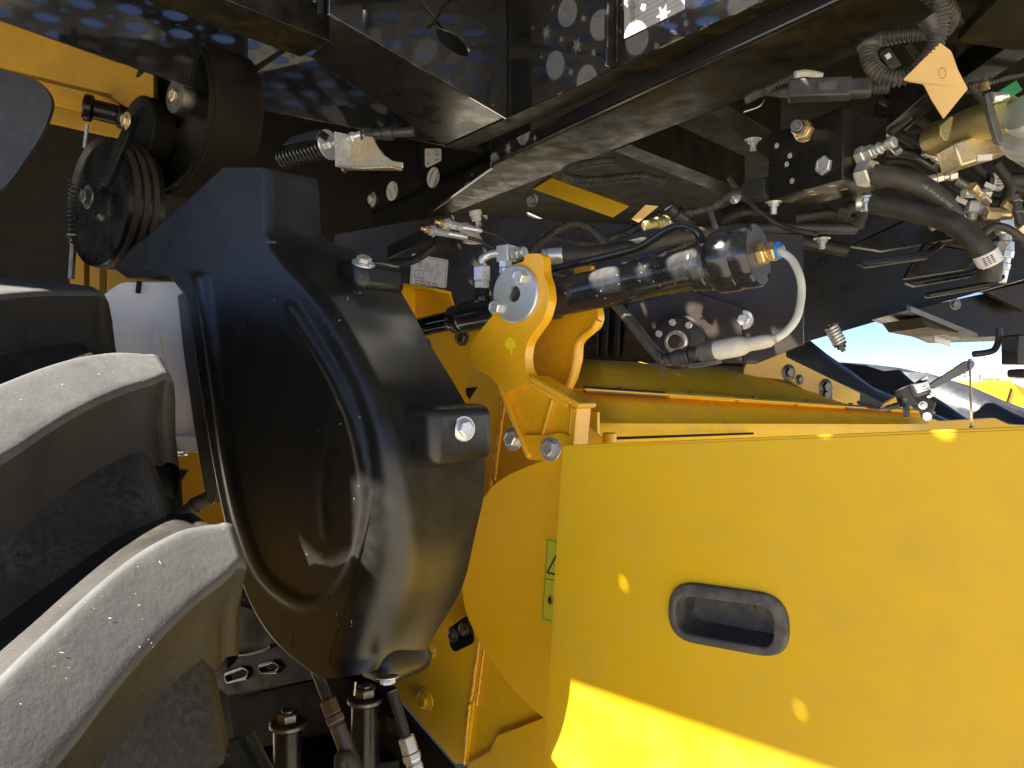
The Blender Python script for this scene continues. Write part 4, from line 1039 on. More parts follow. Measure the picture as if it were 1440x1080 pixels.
kb = P(503, 218, 1.46)
bl_ = lambda x, y: onp(x, y, kb, M)
plate('bracket_plate', [(490, 191), (495, 190), (524, 192), (530, 205), (540, 218), (552, 226), (566, 228), (566, 236), (492, 236)], bl_, M * .003, 'zinc_gold', sl)
MB().prism([bl_(491, 190), bl_(493, 238), bl_(493, 238) - M * .03 - L * .008, bl_(491, 190) - M * .03 - L * .008], L * .003).build('bracket_side', 'zinc', sl)
MB().prism([bl_(492, 237), bl_(566, 237), bl_(566, 237) - M * .026, bl_(530, 240) - M * .034, bl_(492, 237) - M * .03], V((0, 0, -.004))).build('bracket_foot', 'zinc_gold', sl, bevel=.001)
bolt(sl, bl_(486, 237), -L - M * .3, .009, 'dark_steel', washer=False)
plate('spring_cover', [(396, 205), (408, 192), (444, 182), (452, 182), (443, 196), (430, 198)], lambda x, y: P(x, y, 1.47), V((.012, .02, -.004)), 'black_paint', sl)

# ================================================================== grease nipple rail and its lines
gr = thing('grease_rail', 'black punched rail with two brass grease nipples and steel line fittings', 'grease rail', P(590, 360, 1.5))
ga, gb = P(546, 356, 1.62), P(622, 319, 1.50); gv = (gb - ga).normalized(); gx, gy, _ = frame_of(gv)
MB().box((ga + gb) / 2, gv, gx, gy, (gb - ga).length / 2, .004, .014).build('rail', 'black_paint', gr, bevel=.002)
for t in (.12, .4, .62): MB().lathe([(0, 0), (.005, 0), (.005, .0008)], ga.lerp(gb, t) - gx * .0042 * (1 if gx.y > 0 else -1), -gx * (1 if gx.y > 0 else -1), 12).build('punched_hole', 'black_hole', gr)
for (x, y, d) in ((611, 325, 1.495), (631, 316, 1.48)):
    ax = V((-.86, -.5, .08)).normalized(); b = P(x, y, d); m_ = MB()
    m_.stack(b, ax, [('c', .0125, .003), ('h', .0105, .008)]); nb_ = m_.build('nut', 'zinc', gr, smooth=25)
    MB().stk(b + ax * .011, ax, [('h', .0072, .009), ('t', .0045, .003, .005), ('c', .0042, .005)]).build('nipple', 'brass', nb_, smooth=25)
    m_ = MB(); f_ = -ax; e = m_.stack(b - ax * .004, V((.93, .1, -.16)), [('h', .0085, .014), ('h', .0078, .010), ('c', .0068, .032), ('t', .0068, .003, .007)]); m_.build('line_fitting', 'zinc', gr, smooth=25)
    tube('grease_line', [e, e + V((.03, .01, -.008)), e + V((.08, .06, -.03)), e + V((.16, .12, -.05)), e + V((.3, .25, -.06))], .0035, 'hose_rubber', gr)
conduit('conduit_tube', [P(548, 370, 1.64), P(575, 368, 1.62), P(596, 358, 1.6), P(612, 346, 1.6)], .009, 'conduit', gr)
MB().stk(P(668, 296, 1.7), V((.15, .1, -1)), [('c', .014, .012), ('c', .011, .012), ('c', .003, .02)]).build('clip', 'boot_plastic', gr)

# corrugated harness behind the bracket
hb = thing('wiring_conduit', 'black corrugated conduit arching over the cylinder bracket', 'conduit', P(800, 350, 1.5), 'corrugated wiring conduits')
conduit('conduit_tube', [P(742, 358, 1.5), P(765, 338, 1.5), P(795, 318, 1.5), P(822, 318, 1.5), P(842, 334, 1.52), P(856, 350, 1.55), P(880, 358, 1.6)], .0095, 'conduit', hb)
hb2 = thing('wiring_conduit', 'dusty corrugated conduit tucked under the long beam', 'conduit', P(830, 260, 1.7), 'corrugated wiring conduits')
conduit('conduit_tube', [P(790, 243, 1.75), P(800, 250, 1.74), P(822, 254, 1.72), P(860, 252, 1.7), P(900, 248, 1.68), P(935, 256, 1.66)], .011, 'conduit', hb2)
conduit('conduit_tube', [P(795, 240, 1.76), P(815, 232, 1.78), P(840, 228, 1.8), P(862, 226, 1.82)], .010, 'conduit', hb2)
# yellow members seen in the gap under the beam
yc = thing('yellow_cross_tube', 'ochre yellow cross tube showing through the gap below the beam', 'cross tube', P(830, 290, 2.6))
plate('tube_face', [(750, 266), (775, 250), (885, 290), (862, 306)], lambda x, y: P(x, y, 2.5), V((0, .08, .03)), 'yellow_paint', yc)
bolt(ch, P(748, 281, 1.9), V((-.5, -.8, -.2)), .012, 'dark_steel', flange=True, washer=False)
# paper strip and small loose plugs hanging in the dark gap
pl = thing('paper_strip', 'tan paper strip hanging under the chassis above the cylinder', 'paper strip', P(900, 310, 1.6))
MB().prism([P(888, 308, 1.62), P(908, 288, 1.6), P(926, 290, 1.6), P(898, 313, 1.62)], V((0, .002, 0))).build('strip', 'tag_card', pl)
pg = thing('connector_cluster', 'cluster of dusty plugs and stubs above the cylinder barrel', 'connector', P(970, 310, 1.55))
MB().stk(P(940, 292, 1.6), V((.7, .3, -.45)), [('c', .014, .02), ('c', .018, .03), ('c', .015, .02), ('c', .010, .02)]).build('plug', 'black_plastic_fine', pg)
MB().stk(P(905, 318, 1.62), V((.9, .2, .25)), [('c', .011, .03), ('c', .013, .03), ('c', .011, .05)]).build('stub', 'gold_cast', pg)
MB().box(P(1003, 310, 1.5), V((.3, 0, -.95)).normalized(), V((.95, 0, .3)).normalized(), V((0, 1, 0)), .018, .005, .002).build('tie_tag', 'black_plastic_fine', pg)
conduit('lead_tube', [P(962, 300, 1.6), P(1000, 292, 1.6), P(1030, 272, 1.6), P(1055, 268, 1.6)], .009, 'conduit', pg)
MB().box(P(1068, 268, 1.58), L2, M2, Z, .03, .02, .02).build('relay', 'black_plastic_fine', pg, bevel=.003)

# ================================================================== valve block
K = onz(1185, 252, 1.4 + .3644); KL = onz(1080, 281, K.z); KR = onz(1217, 270, K.z)
va = (KL - K).normalized(); vb = (KR - K); vb = (vb - va * vb.dot(va)).normalized(); VA, VB, VH = .172, .122, .129
vk = thing('valve_block', 'black hydraulic manifold block with silver plug and steel couplings', 'valve block', K + va * VA / 2 + vb * VB / 2)
MB().box(K + va * VA / 2 + vb * VB / 2 + Z * VH / 2, va, vb, Z, VA / 2, VB / 2, VH / 2).build('block', 'black_paint', vk, bevel=.002)
fvn = vb * -1
ffv = PN(K, vb); 
vp = ffv(1160, 233)
MB().lathe([(.019, -.001), (.0195, .0005), (0, .0005)], vp, fvn, 28).build('recess', 'black_hole', vk)
bolt(vk, vp, fvn, .0175, 'zinc', washer=False, h=.45, ph=.3)
for x, y in ((1092.5, 205), (1111, 219), (1106.5, 231), (1114, 254.5)):
    MB().lathe([(.0052, 0), (.0055, .0008), (.0035, .0012), (.0033, .0004), (0, .0004)], ffv(x, y), fvn, 18).build('set_screw', 'zinc', vk, smooth=30)
cpl = MB(); cax = (P(1098, 163, 1.30) - ffv(1132, 190)); e = cpl.stack(ffv(1132, 186), cax, [('c', .0195, .006), ('h', .0195, .016), ('c', .0165, .006), ('h', .0155, .010)]); cpl.build('test_coupling', 'zinc_gold', vk, smooth=25)
MB().stk(e, cax, [('c', .0095, .004), ('c', .0125, .005), ('c', .0095, .004), ('c', .0115, .006), ('c', .0065, .003)]).build('coupling_tip', 'dark_steel', vk, smooth=30)
# couplings on the right-hand face
fr_n = va * -1; frp = PN(K + va * 0, va)
c1 = frp(1207, 222); m_ = MB(); ax1 = (fr_n + Z * .14).normalized()
e = m_.stack(c1, ax1, [('h', .017, .018), ('h', .013, .014), ('c', .010, .005)]); m_.build('coupling', 'zinc', vk, smooth=25)
MB().stk(e, ax1, [('c', .0075, .004), ('c', .011, .005), ('c', .008, .006), ('c', .006, .006), ('c', .010, .014)]).build('coupling_tip', 'zinc', vk, smooth=30)
c2 = frp(1206, 248); m_ = MB(); e = m_.stack(c2, fr_n, [('c', .014, .006), ('h', .024, .028)]); m_.build('hose_nut', 'zinc', vk, smooth=25); hose_a = e
c3 = onz(1222, 283, K.z) ; MB().stk(c3 - V((.03, 0, .0)), V((1, -.2, -.1)), [('c', .018, .014), ('c', .020, .016)]).build('hose_nut', 'zinc', vk, smooth=25)
MB().stk(P(1219, 276, 1.36), V((0, 0, -1)), [('c', .011, .004), ('h', .0085, .007), ('c', .0055, .014)]).build('stud', 'zinc', vk, smooth=25)
for x, y in ((1170, 261), (1187, 266), (1140, 269), (1144, 273)):
    q_ = onz(x, y, K.z - .0); MB().lathe([(.006, -.0006), (.0065, .0006), (.004, .0008), (0, .0003)], q_, -Z, 16).build('set_screw', 'zinc_gold', vk)

# ================================================================== thick hoses at the right
def hose(label, pts, r, marks=(), coup=()):
    t = thing('hydraulic_hose', label, 'hose', P(*pts[len(pts) // 2]) - Z * r, 'hydraulic hoses')
    hz_ = MB().tube(cr([P(*p) for p in pts], 12), r, 18).build('hose_tube', 'hose_rubber', t, smooth=60)
    path = cr([P(*p) for p in pts], 12)
    for f, txt in marks:
        i = int(f * (len(path) - 1)); a, b = path[max(0, i - 1)], path[min(len(path) - 1, i + 1)]; d = (b - a).normalized()
        bo = MB().lathe([(r + .0004, -.011), (r + .0010, -.011), (r + .0010, .011), (r + .0004, .011)], path[i], d, 22).build('white_band', 'sticker_white', t, smooth=30)
        view = (EYE - path[i]); view = (view - d * view.dot(d)).normalized(); side = d.cross(view).normalized()
        mbp = MB()
        for k in range(5):
            for w in range(3):
                mbp.box(path[i] + view * (r + .0013) + d * (-.006 + k * .003) + side * (-.006 + w * .006), side, d, view, .0022, .0007, .0001)
        mbp.build('print', 'sticker_print', t, smooth=0)
    return t, path
t1, pth = hose('upper thick black hose curving down right from the valve block', [(1228, 246, 1.33), (1262, 250, 1.31), (1295, 262, 1.30), (1320, 280, 1.30), (1335, 298, 1.31), (1346, 318, 1.33), (1362, 330, 1.36)], .0185, [(.80, 'x')])
i = int(.38 * len(pth)); hv_ = (pth[i + 6] - pth[i]).normalized(); vw = (EYE - pth[i]).normalized(); sd = vw.cross(hv_).normalized()
text(t1, 'V 85 19 M 20 251 P30Z', pth[i] + vw * .0192 - hv_ * .01, hv_, sd, .0065, 'far_grey', name='lettering')
hose('lower thick black hose sweeping below the valve block to a bend', [(1228, 286, 1.36), (1262, 292, 1.33), (1300, 301, 1.30), (1335, 312, 1.27), (1362, 330, 1.25), (1380, 350, 1.24), (1392, 370, 1.24), (1390, 392, 1.25)], .0185, [(.82, 'x')])
hose('dark hose behind the two thick hoses with a silver nut', [(1362, 300, 1.55), (1400, 292, 1.55), (1450, 300, 1.55), (1520, 310, 1.55)], .022, [(.12, 'x')])
hose('black hose with white band next to the gold motor', [(1385, 256, 1.6), (1410, 256, 1.6), (1450, 254, 1.6), (1520, 250, 1.6)], .018, [(.2, 'x')])
hose('slim dark hose passing behind the valve couplings', [(1240, 210, 1.7), (1290, 222, 1.68), (1330, 238, 1.62), (1352, 252, 1.58), (1390, 275, 1.56), (1440, 292, 1.56)], .013)
hose('low black hose rising to the right of the thick pair', [(1330, 318, 1.5), (1370, 312, 1.48), (1410, 302, 1.46), (1460, 300, 1.45)], .02)
cf = thing('pipe_fittings', 'group of angled steel pipe fittings at the right edge', 'pipe fitting', P(1400, 330, 1.4))
def stk(x, y, d, ax, segs, mat='zinc', name='fitting'): return MB().stk(P(x, y, d), V(ax), segs).build(name, mat, cf, smooth=25)
stk(1322, 240, 1.5, (.75, 0, -.5), [('h', .014, .02), ('c', .011, .012), ('c', .0135, .035)], 'dark_steel')
stk(1372, 285, 1.46, (-.25, 0, -1), [('h', .0155, .022), ('c', .009, .012)])
stk(1385, 300, 1.42, (1, .1, -.03), [('h', .012, .028), ('c', .009, .02), ('h', .013, .02), ('c', .009, .05)], 'zinc_gold')
stk(1414, 310, 1.42, (0, 0, -1), [('h', .0165, .026), ('c', .010, .014), ('h', .014, .02)], 'zinc')
stk(1408, 345, 1.42, (-.6, -.2, -.8), [('h', .015, .026), ('c', .0165, .025)], 'zinc')
stk(1412, 285, 1.42, (.8, 0, -.55), [('h', .011, .03), ('c', .009, .02), ('h', .011, .03)], 'gold_cast')
tube('small_pipe', [P(1245, 212, 1.66), P(1290, 218, 1.62), P(1318, 232, 1.58)], .010, 'dark_steel', cf)

# ================================================================== harness, plug and tag at the top right
wh = thing('wiring_harness', 'thick corrugated wiring harness looping at the top right', 'wiring harness', P(1250, 115, 1.1))
conduit('conduit_tube', [P(1318, -30, 1.05), P(1321, 0, 1.06), P(1322, 35, 1.07), P(1312, 70, 1.08), P(1290, 98, 1.09), P(1262, 110, 1.10), P(1236, 103, 1.11), P(1222, 84, 1.12), P(1222, 62, 1.13)], .0125, 'conduit', wh)
conduit('conduit_tube', [P(1298, -30, 1.07), P(1310, -8, 1.07), P(1330, 10, 1.08), P(1336, 25, 1.10), P(1326, 42, 1.12)], .014, 'conduit', wh)
conduit('conduit_tube', [P(1310, 46, 1.12), P(1280, 48, 1.13), P(1248, 53, 1.15), P(1232, 56, 1.17)], .0115, 'conduit', wh)
MB().tube([P(1306, 22, 1.075), P(1320, 44, 1.078)], .0165, 16).build('tape_wrap', 'black_plastic_fine', wh)
MB().lathe([(.0155, -.003), (.0165, -.002), (.0165, .002), (.0155, .003)], P(1222, 66, 1.125), V((0, .1, 1)), 16).build('cable_tie', 'handle_plastic', wh)
tg = MB(); N1, N2 = 8, 12; vs = []; tp_ = [(1322, 60), (1338, 72), (1347, 98), (1361, 125), (1327, 167), (1310, 140), (1299, 118), (1284, 116), (1270, 112), (1300, 82)]
tgt = thing('paper_tag', 'tan cardboard tag tied to the wiring harness', 'tag', P(1328, 167, 1.06))
tgf = lambda x, y: P(x, y, 1.065 + .00045 * (1325 - x) * (1 if x < 1325 else .6) * (1 - (y - 60) / 160))
plate('card', rc(tp_, [2, 4, 3, 1.5, 2, 3, 4, 3, 3, 6]), tgf, V((0, .0012, 0)), 'tag_card', tgt, bevel=0)
strokes(tgt, [[(1325 + 5.0 * cos(k * pi / 6), 103 + 7.5 * sin(k * pi / 6)), (1325 + 5.0 * cos((k + .55) * pi / 6), 103 + 7.5 * sin((k + .55) * pi / 6))] for k in range(12)], tgf, .0008, 'sticker_print', V((0, -.0006, 0)), name='ink_stamp')
bc_ = thing('black_connector', 'long black electrical connector above the valve block', 'connector', P(1180, 138, 1.22))
ca_, cb_ = P(1108, 128, 1.26), P(1252, 122, 1.20); cdv = (cb_ - ca_).normalized(); cxx, cyy, _ = frame_of(cdv)
MB().box(ca_.lerp(cb_, .32), cdv, cxx, cyy, .048, .016, .0155).build('socket', 'black_plastic_fine', bc_, bevel=.003)
MB().box(ca_.lerp(cb_, .66), cdv, cxx, cyy, .026, .015, .014).build('plug', 'black_plastic_fine', bc_, bevel=.006, bseg=3)
MB().box(ca_.lerp(cb_, .40) - cxx * .0165 * (1 if cxx.y > 0 else -1), cdv, cxx, cyy, .014, .001, .007).build('latch', 'handle_plastic', bc_)
conduit('lead_tube', [ca_.lerp(cb_, .82), ca_.lerp(cb_, .92), cb_], .0115, 'conduit', bc_)
conduit('lead_tube', [P(1118, 128, 1.262), P(1100, 130, 1.30), P(1075, 128, 1.32), P(1048, 140, 1.34)], .009, 'conduit', bc_)
conduit('lead_tube', [P(1075, 128, 1.30), P(1098, 116, 1.3), P(1120, 105, 1.32)], .007, 'conduit', bc_)
MB().tube(cr([P(1118, 105, 1.3), P(1135, 103, 1.3), P(1156, 107, 1.3)], 6), .006, 10).build('zip_tie_head', 'boot_plastic', bc_)
tube('tie_tail', [P(1075, 140, 1.28), P(1068, 150, 1.27), P(1046, 158, 1.27)], .0012, 'handle_plastic', bc_)
ftag = thing('folded_label', 'small black folded label with a white print square beside the harness', 'label', P(1258, 90, 1.2))
MB().box(P(1252, 83, 1.18), V((.55, 0, -.83)).normalized(), V((.83, 0, .55)).normalized(), V((0, 1, 0)), .017, .0085, .001).build('strip', 'black_plastic_fine', ftag)
MB().box(P(1249, 79, 1.177), V((.55, 0, -.83)).normalized(), V((.83, 0, .55)).normalized(), V((0, 1, 0)), .004, .004, .0005).build('print_square', 'sticker_white', ftag)

# ================================================================== tangle of cables and small fittings in the dark chassis
tn_ = thing('cable_tangle', 'tangle of dusty cables, hoses and clips in the dark chassis at upper right', 'cables', P(1180, 330, 1.75))
kr = random.Random(21)
def cb(pts, r, cor=False):
    q = [P(*p) for p in pts]
    if cor: conduit('conduit_tube', q, r, 'conduit', tn_)
    else: tube('cable', q, r, 'hose_rubber', tn_, seg=10)
cb([(1000, 334, 1.85), (1060, 330, 1.8), (1120, 338, 1.8), (1190, 352, 1.8)], .016)
cb([(900, 372, 1.75), (945, 352, 1.7), (990, 330, 1.7), (1040, 300, 1.7), (1090, 300, 1.7)], .008, True)
cb([(1120, 306, 1.6), (1160, 300, 1.58), (1192, 305, 1.56), (1215, 318, 1.56)], .011, True)
cb([(1186, 300, 1.5), (1200, 290, 1.52), (1212, 300, 1.54), (1205, 318, 1.56)], .012)
cb([(1240, 140, 1.7), (1290, 168, 1.66), (1340, 205, 1.62), (1390, 250, 1.6), (1440, 270, 1.6)], .010)
cb([(1225, 175, 1.75), (1270, 192, 1.7), (1320, 222, 1.66), (1360, 262, 1.62), (1420, 300, 1.6)], .012)
cb([(1275, 60, 1.5), (1300, 100, 1.55), (1290, 150, 1.6), (1255, 185, 1.7)], .008, True)
cb([(1340, 20, 1.4), (1365, 60, 1.45), (1360, 110, 1.5), (1392, 150, 1.55)], .009, True)
cb([(1400, 230, 1.5), (1420, 262, 1.5), (1410, 300, 1.5), (1436, 330, 1.5)], .010)
cb([(1340, 345, 1.62), (1372, 352, 1.6), (1405, 340, 1.58), (1450, 318, 1.56)], .009)
cb([(1230, 232, 1.62), (1262, 226, 1.6), (1296, 236, 1.58), (1316, 258, 1.56)], .0055)
cb([(740, 300, 2.0), (790, 320, 1.95), (850, 326, 1.9), (905, 312, 1.85), (960, 318, 1.8)], .007)
cb([(760, 330, 1.9), (820, 342, 1.85), (870, 332, 1.8), (930, 300, 1.75)], .009, True)
cb([(1025, 250, 1.7), (1050, 280, 1.68), (1095, 316, 1.66), (1150, 330, 1.64)], .006)
cb([(1380, 330, 1.35), (1400, 318, 1.36), (1425, 326, 1.36), (1450, 350, 1.36)], .007)
for x, y, d in ((1345, 245, 1.45), (1366, 262, 1.42), (1428, 275, 1.4), (1434, 318, 1.38), (1300, 212, 1.5), (1240, 190, 1.6), (1030, 282, 1.6), (955, 300, 1.62), (1418, 352, 1.4), (1350, 300, 1.5), (1390, 272, 1.45)):
    axx = V((kr.uniform(-1, 1), kr.uniform(-.4, .4), kr.uniform(-1, .4))).normalized()
    m_ = MB(); m_.stack(P(x, y, d), axx, [('h', .0105, .014), ('c', .0075, .010), ('h', .0092, .012), ('c', .0085, .024)])
    m_.build('fitting', kr.choice(['zinc', 'zinc_gold', 'dark_steel', 'zinc']), tn_, smooth=25)
for x, y, d in ((1392, 262, 1.5), (1408, 240, 1.5), (1352, 282, 1.46), (1425, 300, 1.45)):
    MB().box(P(x, y, d), V((.9, 0, -.4)).normalized(), V((0, 1, 0)), V((.4, 0, .9)).normalized(), .011, .001, .005).build('label', 'sticker_white', tn_)

# ================================================================== gold-coloured motor and pump body at the right edge
mo = thing('hydraulic_motor', 'rough gold cast motor body with grey round housing at the right edge', 'motor', P(1380, 225, 1.35))
m0_, m1_ = P(1318, 196, 1.45), P(1415, 160, 1.28); mv = (m1_ - m0_)
MB().lathe([(0, -.028), (.018, -.024), (.030, -.010), (.033, .006), (.033, mv.length), (.030, mv.length + .006), (0, mv.length + .006)], m0_, mv, 40).build('body', 'gold_cast', mo, smooth=60)
mh = P(1450, 168, 1.26); mdir = V((-.80, -.35, .25)).normalized()
MB().lathe([(0, .03), (.030, .03), (.034, .024), (.034, .004), (.055, .0), (.060, -.004), (.060, -.02), (.064, -.022), (.064, -.06), (0, -.06)], mh, mdir, 56).build('housing', 'zinc_disc', mo, smooth=35)
plate('clamp', [(1384, 132), (1390, 128), (1398, 150), (1412, 196), (1409, 204), (1402, 200), (1392, 165)], lambda x, y: P(x, y, 1.235), V((.006, .02, .004)), 'dark_steel', mo)
MB().stk(P(1393, 138, 1.24), V((1, .1, .15)), [('c', .010, .004), ('h', .0085, .014), ('c', .006, .012)]).build('bolt', 'zinc', mo, smooth=25)
MB().box(P(1416, 130, 1.25), V((.8, 0, .5)).normalized(), V((-.5, 0, .8)).normalized(), V((0, 1, 0)), .016, .010, .012).build('green_clip', 'green_plastic', mo, bevel=.002)
plate('hook', [(1322, 176), (1338, 162), (1342, 164), (1334, 196), (1328, 198), (1322, 188)], lambda x, y: P(x, y, 1.31), V((0, .006, 0)), 'gold_cast', mo)
MB().box(P(1372, 212, 1.36), V((.95, -.1, .28)).normalized(), V((0, 1, 0)), V((-.28, 0, .95)).normalized(), .05, .03, .022).build('flange_block', 'zinc_gold', mo, bevel=.004)
MB().box(P(1384, 222, 1.30), V((.98, -.1, .05)).normalized(), V((0, 1, 0)), Z, .012, .002, .005).build('label', 'sticker_white', mo)
conduit('lead_tube', [P(1362, 120, 1.45), P(1390, 116, 1.44), P(1420, 108, 1.43), P(1470, 98, 1.42)], .006, 'conduit', mo)
MB().stk(P(1385, 126, 1.36), Z, [('c', .008, .012), ('t', .007, .003, .010)]).build('nipple', 'brass', mo)

# ================================================================== pulleys, tank and dark bay at the upper left
bay = thing('machine_bay', 'dark inner bay of the machine at the upper left, ochre panel above', 'machine bay', P(150, 420, 2.2))
plate('back_wall', [(-1400, -140), (640, -140), (640, 700), (-1400, 700)], lambda x, y: P(x, y, 2.6), V((0, .02, 0)), 'brown_dark', bay)
MB().box(V((-2.45, 2.1, 1.6)), V((1, 0, 0)), V((0, 1, 0)), Z, .02, .6, .75).build('side_wall', 'brown_dark', bay)
yq = PN(P(100, 90, 1.75), V((.25, .968, 0)))
plate('ochre_panel', [(-60, -20), (216, 60), (216, 172), (158, 139), (-60, 86)], yq, V((.0, .02, 0)), 'yellow_shaded_dusty', bay)
MB().prism([yq(-60, 86), yq(158, 139), yq(158, 139) + V((.03, .12, -.03)), yq(-60, 86) + V((.03, .12, -.03))], V((0, 0, .01))).build('panel_lip', 'yellow_shaded_dusty', bay)
plate('lower_ochre_panel', [(-60, 88), (150, 142), (240, 170), (240, 210), (70, 172), (-60, 150)], lambda x, y: P(x, y, 2.0), V((0, .02, 0)), 'yellow_shaded_dusty', bay)
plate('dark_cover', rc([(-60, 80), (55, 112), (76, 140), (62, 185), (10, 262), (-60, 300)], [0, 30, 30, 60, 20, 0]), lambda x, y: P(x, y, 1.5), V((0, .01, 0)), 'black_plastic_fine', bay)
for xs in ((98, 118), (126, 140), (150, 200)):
    plate('post', [(xs[0], 300), (xs[1], 300), (xs[1], 420), (xs[0], 420)], lambda x, y: P(x, y, 1.98 if xs[0] < 150 else 1.85), V((0, .03, 0)), 'yellow_shaded_dusty', bay)
plate('ochre_shelf', [(150, 378), (300, 378), (300, 412), (150, 405)], lambda x, y: P(x, y, 1.8), V((0, .03, 0)), 'yellow_shaded_dusty', bay)
plate('ochre_frame', [(200, 632), (310, 632), (330, 760), (200, 860)], lambda x, y: P(x, y, 1.75), V((0, .03, 0)), 'yellow_shaded_dusty', bay)
plate('dark_opening', [(225, 658), (264, 662), (254, 676), (258, 740), (225, 745)], lambda x, y: P(x, y, 1.745), V((0, .004, 0)), 'black_hole', bay, bevel=0)
ax_p = V((-.60, -.80, .0)).normalized()
p1 = thing('large_pulley', 'large black flat belt pulley with pale hub at the upper left', 'pulley', P(290, 320, 1.62))
pc = P(258, 163, 1.66)
MB().lathe([(.03, -.02), (.030, .012), (.055, .012), (.07, .0), (.122, -.012), (.146, -.006), (.158, .036), (.166, .040), (.168, .036), (.168, -.085), (.158, -.085), (.148, -.03), (.06, -.03)], pc, ax_p, 72, closed=True).build('rim_and_web', 'frame_dark', p1, smooth=40)
MB().lathe([(.1685, -.082), (.1745, -.082), (.1745, .028), (.1685, .028)], pc, ax_p, 72, closed=True).build('belt', 'brown_dark', p1, smooth=40)
MB().lathe([(0, .055), (.034, .055), (.036, .05), (.036, .030), (.026, .028), (.026, -.02), (0, -.02)], P(281, 146, 1.60), ax_p, 32).build('hub', 'dark_steel', p1, smooth=35)
bolt(p1, P(281, 146, 1.60) + ax_p * .055, ax_p, .013, 'zinc_gold', washer=False)
p2 = thing('grooved_pulley', 'black grooved pulley with brown v belts below the large pulley', 'pulley', P(165, 375, 1.60))
pc2 = P(142, 285, 1.64)
MB().lathe([(.0, .01), (.03, .01), (.04, .0), (.128, .0), (.138, .008), (.138, -.004), (.130, -.010), (.138, -.016), (.138, -.024), (.130, -.030), (.138, -.036), (.138, -.044), (.130, -.05), (.138, -.056), (.138, -.07), (0, -.07)], pc2, ax_p, 64).build('sheave', 'black_paint', p2, smooth=30)
for h in (-.010, -.030, -.050): MB().lathe([(.131, h - .007), (.141, h - .006), (.141, h + .006), (.131, h + .007)], pc2, ax_p, 64, closed=True).build('belt', 'belt_brown', p2, smooth=30)
bolt(p2, P(124, 277, 1.585), ax_p, .016, 'dark_steel', washer=True)
p3_ = thing('idler_wheel', 'small dark idler wheel on a tension arm between panel and pulley', 'idler wheel', P(195, 225, 1.62))
pc3 = P(196, 180, 1.66)
MB().lathe([(0, .0), (.02, .0), (.05, -.006), (.066, .004), (.07, .0), (.07, -.045), (0, -.045)], pc3, ax_p, 44).build('wheel', 'frame_dark', p3_, smooth=35)
MB().prism([P(178, 165, 1.58), P(192, 160, 1.58), P(150, 262, 1.56), P(138, 258, 1.56)], V((.005, .012, 0))).build('tension_arm', 'black_paint', p3_, bevel=.003)
bolt(p3_, P(178, 170, 1.575), ax_p, .012, 'zinc_gold', washer=True)
MB().stk(P(117, 150, 1.7), V((.85, .4, -.12)), [('c', .03, .02), ('c', .022, .05), ('c', .028, .05)]).build('axle_stub', 'black_paint', p3_)
ts = thing('tension_spring', 'dark coil tension spring with pale eye rod in the bay', 'spring', P(105, 350, 1.7))
hx = [P(104, 250, 1.72) + V((.012 * cos(a * .5), .012 * sin(a * .5), -a * .0008)) for a in range(190)]
MB().tube(hx, .0024, 6).build('coil', 'black_paint', ts, smooth=60)
MB().tube([P(104, 332, 1.72), P(100, 392, 1.72)], .007, 10).build('rod', 'dark_steel', ts); MB().lathe([(.016, 0), (.016, .004)], P(104, 333, 1.72), Z, 16).build('seat', 'dark_steel', ts)
MB().tube([P(123, 175, 1.7), P(119, 208, 1.7)], .004, 8).build('eye_rod', 'zinc', ts)
tk = thing('fluid_tank', 'white plastic fluid tank between the tyre and the shield', 'tank', P(210, 640, 1.55))
tkq = [(138, 420), (170, 397), (300, 397), (300, 636), (138, 636)]
MB().prism([P(x, y, 1.50) for x, y in rc(tkq, [16, 10, 4, 4, 10])], V((.06, .16, 0))).build('body', 'white_plastic', tk, bevel=.02, bseg=5, smooth=60)
MB().prism([P(x, y, 1.492) for x, y in rc([(213, 470), (222, 462), (246, 585), (242, 596), (234, 594)], 3)], V((0, .012, 0))).build('raised_rib', 'white_plastic', tk, bevel=.004, bseg=3)
MB().prism([P(x, y, 1.485) for x, y in ((138, 612), (300, 614), (300, 636), (138, 634))], V((.0, .02, 0))).build('foot_rail', 'white_plastic', tk, bevel=.003)
MB().stk(P(250, 641, 1.47), Z, [('c', .018, .004), ('h', .010, .006)]).build('fastener', 'zinc', tk, smooth=25)
tube('tank_strap', [P(196, 396, 1.49), P(195, 404, 1.488), P(194, 412, 1.49)], .005, 'brown_dark', tk)
lw = thing('wiring_conduit', 'short corrugated conduit clipped below the tank beside the shield', 'conduit', P(280, 715, 1.4), 'corrugated wiring conduits')
conduit('conduit_tube', [P(255, 728, 1.45), P(268, 715, 1.43), P(282, 705, 1.41), P(300, 698, 1.38)], .013, 'conduit', lw)
MB().lathe([(.014, -.004), (.0155, -.003), (.0155, .003), (.014, .004)], P(275, 710, 1.42), V((.6, 0, .5)), 14).build('cable_tie', 'black_plastic_fine', lw)

